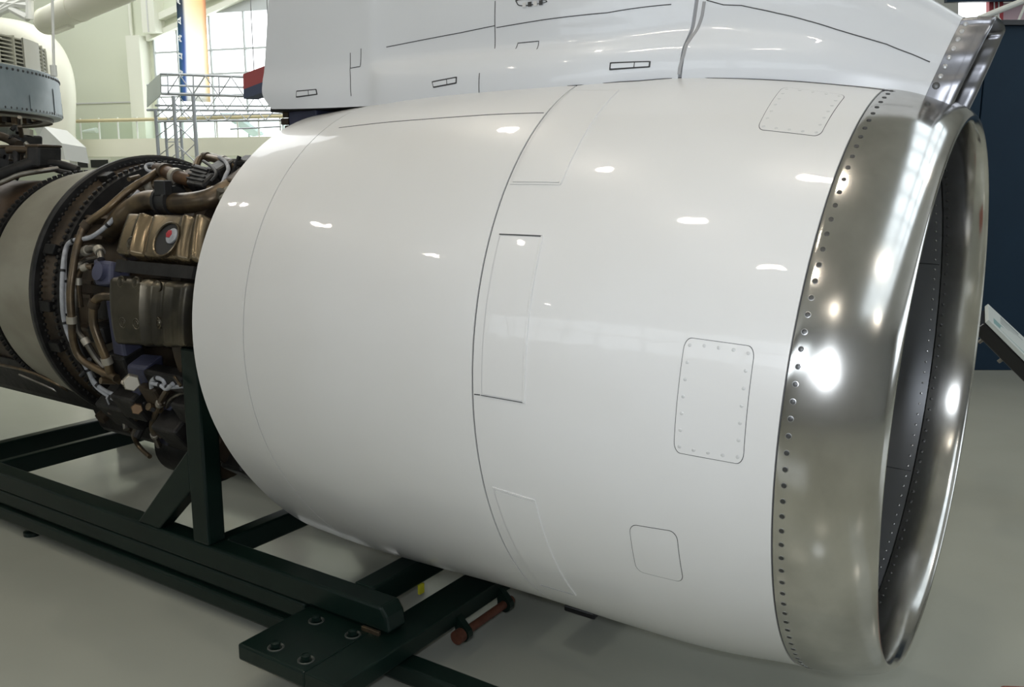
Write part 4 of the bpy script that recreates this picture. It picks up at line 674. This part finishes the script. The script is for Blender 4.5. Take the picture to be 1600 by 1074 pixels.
# stiffener plates between the flanges
for t_ in (2.45,2.62,2.95,3.05,3.3):
    u = Vector((0,math.cos(t_),math.sin(t_))); w_ = Vector((1,0,0)).cross(u); MB().obox(Vector((-4.66,0,ZC))+u*.86, Vector((.16,0,0)), w_*.012, u*.04).build('stiffener', 'case', je, smooth=False)
# the tank: two pressed shells
def tank_fn(Q, r0, h, ribs):
    def f(u,v):
        x,t_ = bil(Q,u,v); ed = min(1,min(u,1-u)/.07); ev = min(1,min(v,1-v)/.12); e = math.sin(PI/2*ed)**.7*math.sin(PI/2*ev)**.7
        rr_ = r0-h*(1-e)
        for c_,w_,a_ in ribs: rr_ += a_*math.exp(-((u-c_)/w_)**2)*e
        return (x, rr_*math.cos(t_), ZC+rr_*math.sin(t_))
    return f
def tank(Q, name, m, r0, ribs, h=.2):
    f = tank_fn(Q, r0, h, ribs); n = 44
    return MB().grid([[f(i/n,j/24) for j in range(25)] for i in range(n+1)]).build(name, m, je, sharp=80), f
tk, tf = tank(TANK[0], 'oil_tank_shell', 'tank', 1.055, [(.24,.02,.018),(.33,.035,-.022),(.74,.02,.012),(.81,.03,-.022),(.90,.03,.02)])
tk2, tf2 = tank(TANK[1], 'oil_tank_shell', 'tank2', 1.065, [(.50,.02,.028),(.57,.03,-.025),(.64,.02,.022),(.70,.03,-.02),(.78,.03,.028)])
t_m = (TANK[0][2][1]+TANK[1][1][1])/2
MB().lathe([(-4.08,.97),(-4.06,1.03),(-3.34,1.03),(-3.32,.97)], cc, 'x', 8, t_m-.035, t_m+.035).build('tank_strap', 'dark', je)
u = Vector((0,math.cos(HOLET),math.sin(HOLET))); hp_ = Vector((HOLE[0],0,ZC))+u*1.068; ax = Vector((1,0,0)); w_ = ax.cross(u)
def circ_rows(c, prof, n=28): return [[c+(ax*math.cos(2*PI*k/n)+w_*math.sin(2*PI*k/n))*r+u*h for k in range(n)] for h,r in prof]
MB().grid(circ_rows(hp_, [(-.02,.108),(.006,.108),(.009,.102),(.004,.096),(-.02,.095)]), True).build('filler_rim', 'tank', tk)
MB().grid(circ_rows(hp_, [(-.004,.1),(-.006,.05),(-.006,.001)]), True).build('filler_well', 'black_rubber', tk)  # shallow disc, its black stands in for the shade down the hole
MB().grid(circ_rows(hp_-w_*.022+ax*.038, [(-.006,.046),(.004,.046),(.01,.03),(.01,.001)], 16), True).build('filler_cap', 'white_braid', tk)
MB().grid(circ_rows(hp_-w_*.03+ax*.022, [(.004,.027),(.014,.024),(.018,.015),(.018,.001)], 6), True).build('red_tag', 'red', tk)
tb = proto(MB().lathe([(-.01,.036),(.008,.036),(.012,.03),(.006,.022),(.012,.018),(.014,.001)], axis='z', n=18), 'tank2')
for p in TBOLT:
    p = Vector(p); n_ = Vector((0,p.y,p.z-ZC)).normalized(); place(tb, 'boss', je, p-n_*.02, n_)
# pipes and harness
for name,r,m_,path in PIPES: 
    po = MB().tube(path, r, 14 if r > .02 else 9, True, 5).build(name, m_, je)
    if r >= .018 and m_ != 'black_rubber' and r < .05:
        for k in (len(path)//3, 2*len(path)//3):
            p = Vector(path[k]); t_ = (Vector(path[min(k+1,len(path)-1)])-Vector(path[k-1])).normalized(); MB().tube([p-t_*.022,p+t_*.022], r*1.32, 12, True, 1).build('collar', 'nickel' if k%2 else 'case', po)
    if m_ == 'white_braid' and r > .012:
        for k in range(1,len(path)-1,2):
            p = Vector(path[k]); t_ = (Vector(path[k+1])-Vector(path[k-1])).normalized(); MB().tube([p-t_*.008,p+t_*.008], r*1.25, 10, True, 1).build('tie', 'black_rubber', po)
p = Vector(CLAMP[0]); MB().tube([p-Vector((.05,0,.0)),p+Vector((.05,0,0))], .082, 18, True, 1).build('duct_clamp', 'black_rubber', je)
for dx in (-.05,.05): MB().tube([p+Vector((dx-.012,0,0)),p+Vector((dx+.012,0,0))], .092, 18, True, 1).build('clamp_ring', 'black_rubber', je)
MB().obox(p+Vector((.02,-.05,.08)), Vector((.05,0,0)), Vector((0,.03,0)), Vector((0,0,.045))).build('clamp_block', 'black_rubber', je, bevel=.008, smooth=False)
for i,q_ in enumerate(BLUE):
    q_ = [Vector(v) for v in q_]; c_ = sum(q_,Vector())/4; n_ = Vector((0,c_.y,c_.z-ZC)).normalized()
    o = MB().slab(q_, -n_*.14).build(('strut','valve_body','pump_body','pump_body')[i], 'blue', je, bevel=.02, smooth=False)
    if i: 
        MB().tube([c_-n_*.02,c_+n_*.03], .055 if i < 3 else .04, 16, True, 1).build('boss', 'blue', o)
for p,r,m_ in zip(HEX,(.052,.036),('nickel','copper')):
    p = Vector(p); n_ = (CO-p).normalized(); n_.z *= .3; n_.normalize(); MB().tube([p-n_*.06,p+n_*.01,p+n_*.02], lambda t: r*(1 if t < .9 else .86), 6, True, 1).build('hex_cap', m_, je, smooth=False)
q_ = [Vector(v) for v in BLACKBOX]; c_ = sum(q_,Vector())/4; n_ = Vector((0,c_.y,c_.z-ZC)).normalized(); o = MB().slab(q_, -n_*.12).build('ignition_box', 'black_rubber', je, bevel=.012, smooth=False)
for k in (.2,.4,.6,.8):
    a_ = q_[0]*(1-k)+q_[1]*k; b_ = q_[3]*(1-k)+q_[2]*k; MB().tube([a_+n_*.004,b_+n_*.004], .008, 6, True, 1).build('rib', 'black_rubber', o)
# upper clutter by the cowling edge
for (x,t_,r,sx,sw,sh,m_) in ((-3.5,1.98,.98,.10,.06,.05,'dark'),(-3.75,2.02,.95,.08,.09,.06,'dark'),(-3.95,2.1,.95,.07,.05,.05,'case'),(-3.4,2.15,.96,.09,.08,.06,'case'),(-3.7,2.2,.95,.06,.06,.07,'dark'),(-4.05,2.22,.93,.07,.05,.05,'dark'),(-3.45,2.3,.96,.07,.05,.05,'greyring'),(-4.2,2.3,.88,.05,.08,.05,'dark'),
   (-4.35,2.9,.86,.1,.06,.06,'dark'),(-4.3,3.1,.88,.08,.08,.08,'dark'),(-4.4,3.3,.88,.08,.06,.08,'dark'),(-4.2,3.5,.92,.1,.1,.08,'dark'),(-4.45,3.6,.92,.06,.05,.06,'case'),(-3.7,3.5,.98,.18,.06,.05,'dark'),(-3.9,3.62,.98,.08,.07,.07,'case'),(-3.55,3.68,1.0,.12,.08,.08,'dark'),
   (-4.15,3.72,1.0,.12,.1,.1,'dark'),(-4.4,3.85,1.0,.15,.12,.1,'dark'),(-3.8,3.85,1.05,.12,.1,.1,'dark'),(-3.55,3.95,1.05,.1,.08,.1,'case'),(-3.4,4.1,1.05,.1,.12,.12,'dark')):
    u = Vector((0,math.cos(t_),math.sin(t_))); w_ = Vector((1,0,0)).cross(u); MB().obox(Vector((x,0,ZC))+u*r, Vector((sx,0,0)), w_*sw, u*sh).build('accessory', m_, je, bevel=.02, smooth=False)
for k in range(46):
    x = random.uniform(-4.55,-3.35); t_ = random.choice([random.uniform(2.05,2.35),random.uniform(3.4,4.2),random.uniform(3.4,4.2)]); r = random.uniform(.95,.99 if t_ < 3 else 1.08); u = Vector((0,math.cos(t_),math.sin(t_))); w_ = Vector((1,0,0)).cross(u)
    p = Vector((x,0,ZC))+u*r; v_ = (w_*random.uniform(-1,1)+Vector((random.uniform(-1,1),0,0))+u*.3).normalized()
    MB().tube([p,p+v_*random.uniform(.04,.12)], random.uniform(.008,.026), 8, True, 1).build('fitting', random.choice(['dark','dark','case','steel_metal','tan_metal','black_rubber']), je)
# gearbox, starter and underside
g_b = MB().hexa([(-5.35,-.42,-1.0),(-3.45,-.42,-1.0),(-3.45,.45,-1.0),(-5.35,.45,-1.0),(-5.2,-.62,-.62),(-3.4,-.62,-.62),(-3.4,.6,-.62),(-5.2,.6,-.62)]).build('gearbox', 'dark', je, bevel=.06, smooth=False)
MB().tube([(-4.75,-.12,-1.04),(-4.3,-.12,-1.04)], .24, 36, True, 1).build('starter', 'dark', je); MB().tube([(-4.3,-.12,-1.04),(-4.22,-.12,-1.04)], .20, 36, True, 1).build('starter_cover', 'case', je)
MB().hexa([(-4.0,-.40,-1.0),(-3.5,-.36,-1.02),(-3.5,.2,-1.02),(-4.0,.2,-1.0),(-4.0,-.55,-.8),(-3.3,-.55,-.8),(-3.3,.2,-.8),(-4.0,.2,-.8)]).build('fuel_control', 'dark', je, bevel=.04, smooth=False)
for p,n_,r in (((-5.05,-.56,-.82),(0,-.85,-.5),.045),((-4.75,-.54,-.86),(0,-.85,-.5),.03),((-4.5,-.6,-.72),(0,-1,0),.05)):
    p = Vector(p); n_ = Vector(n_).normalized(); MB().tube([p-n_*.05,p+n_*.02], r, 14, True, 1).build('boss', 'case', je)
MB().hexa([(-8.5,-.45,-.86),(-5.1,-.45,-.86),(-5.1,.4,-.86),(-8.5,.4,-.86),(-8.5,-.62,-.5),(-5.1,-.62,-.5),(-5.1,.6,-.5),(-8.5,.6,-.5)]).build('lower_duct', 'dark', je, bevel=.08, smooth=False)
# mount strut under the fairing
MB().hexa([(-3.36,-.22,.88),(-3.08,-.25,.88),(-3.08,.25,.88),(-3.36,.22,.88),(-3.34,-.24,1.29),(-3.08,-.26,1.29),(-3.08,.26,1.29),(-3.34,.24,1.29)]).build('mount_strut', 'blue', je, bevel=.01, smooth=False)
for k in range(7): MB().box((-3.375+random.uniform(-.02,.02),-.25,.98+k*.042),(-3.33,-.2,1.018+k*.042)).build('strut_edge', 'case', je, smooth=False, bevel=.005)
MB().box((-3.42,-.30,1.262),(-2.58,-.05,1.296)).build('strut_rail', 'dark', je, smooth=False)
# lightening-hole ring by the top of the cowling
MB().tube([Vector((-3.27,.0,ZC))+Vector((0,math.cos(2.06),math.sin(2.06)))*1.0,Vector((-3.25,.0,ZC))+Vector((0,math.cos(2.06),math.sin(2.06)))*1.03], .05, 18, True, 1).build('hole_ring', 'dark', je)
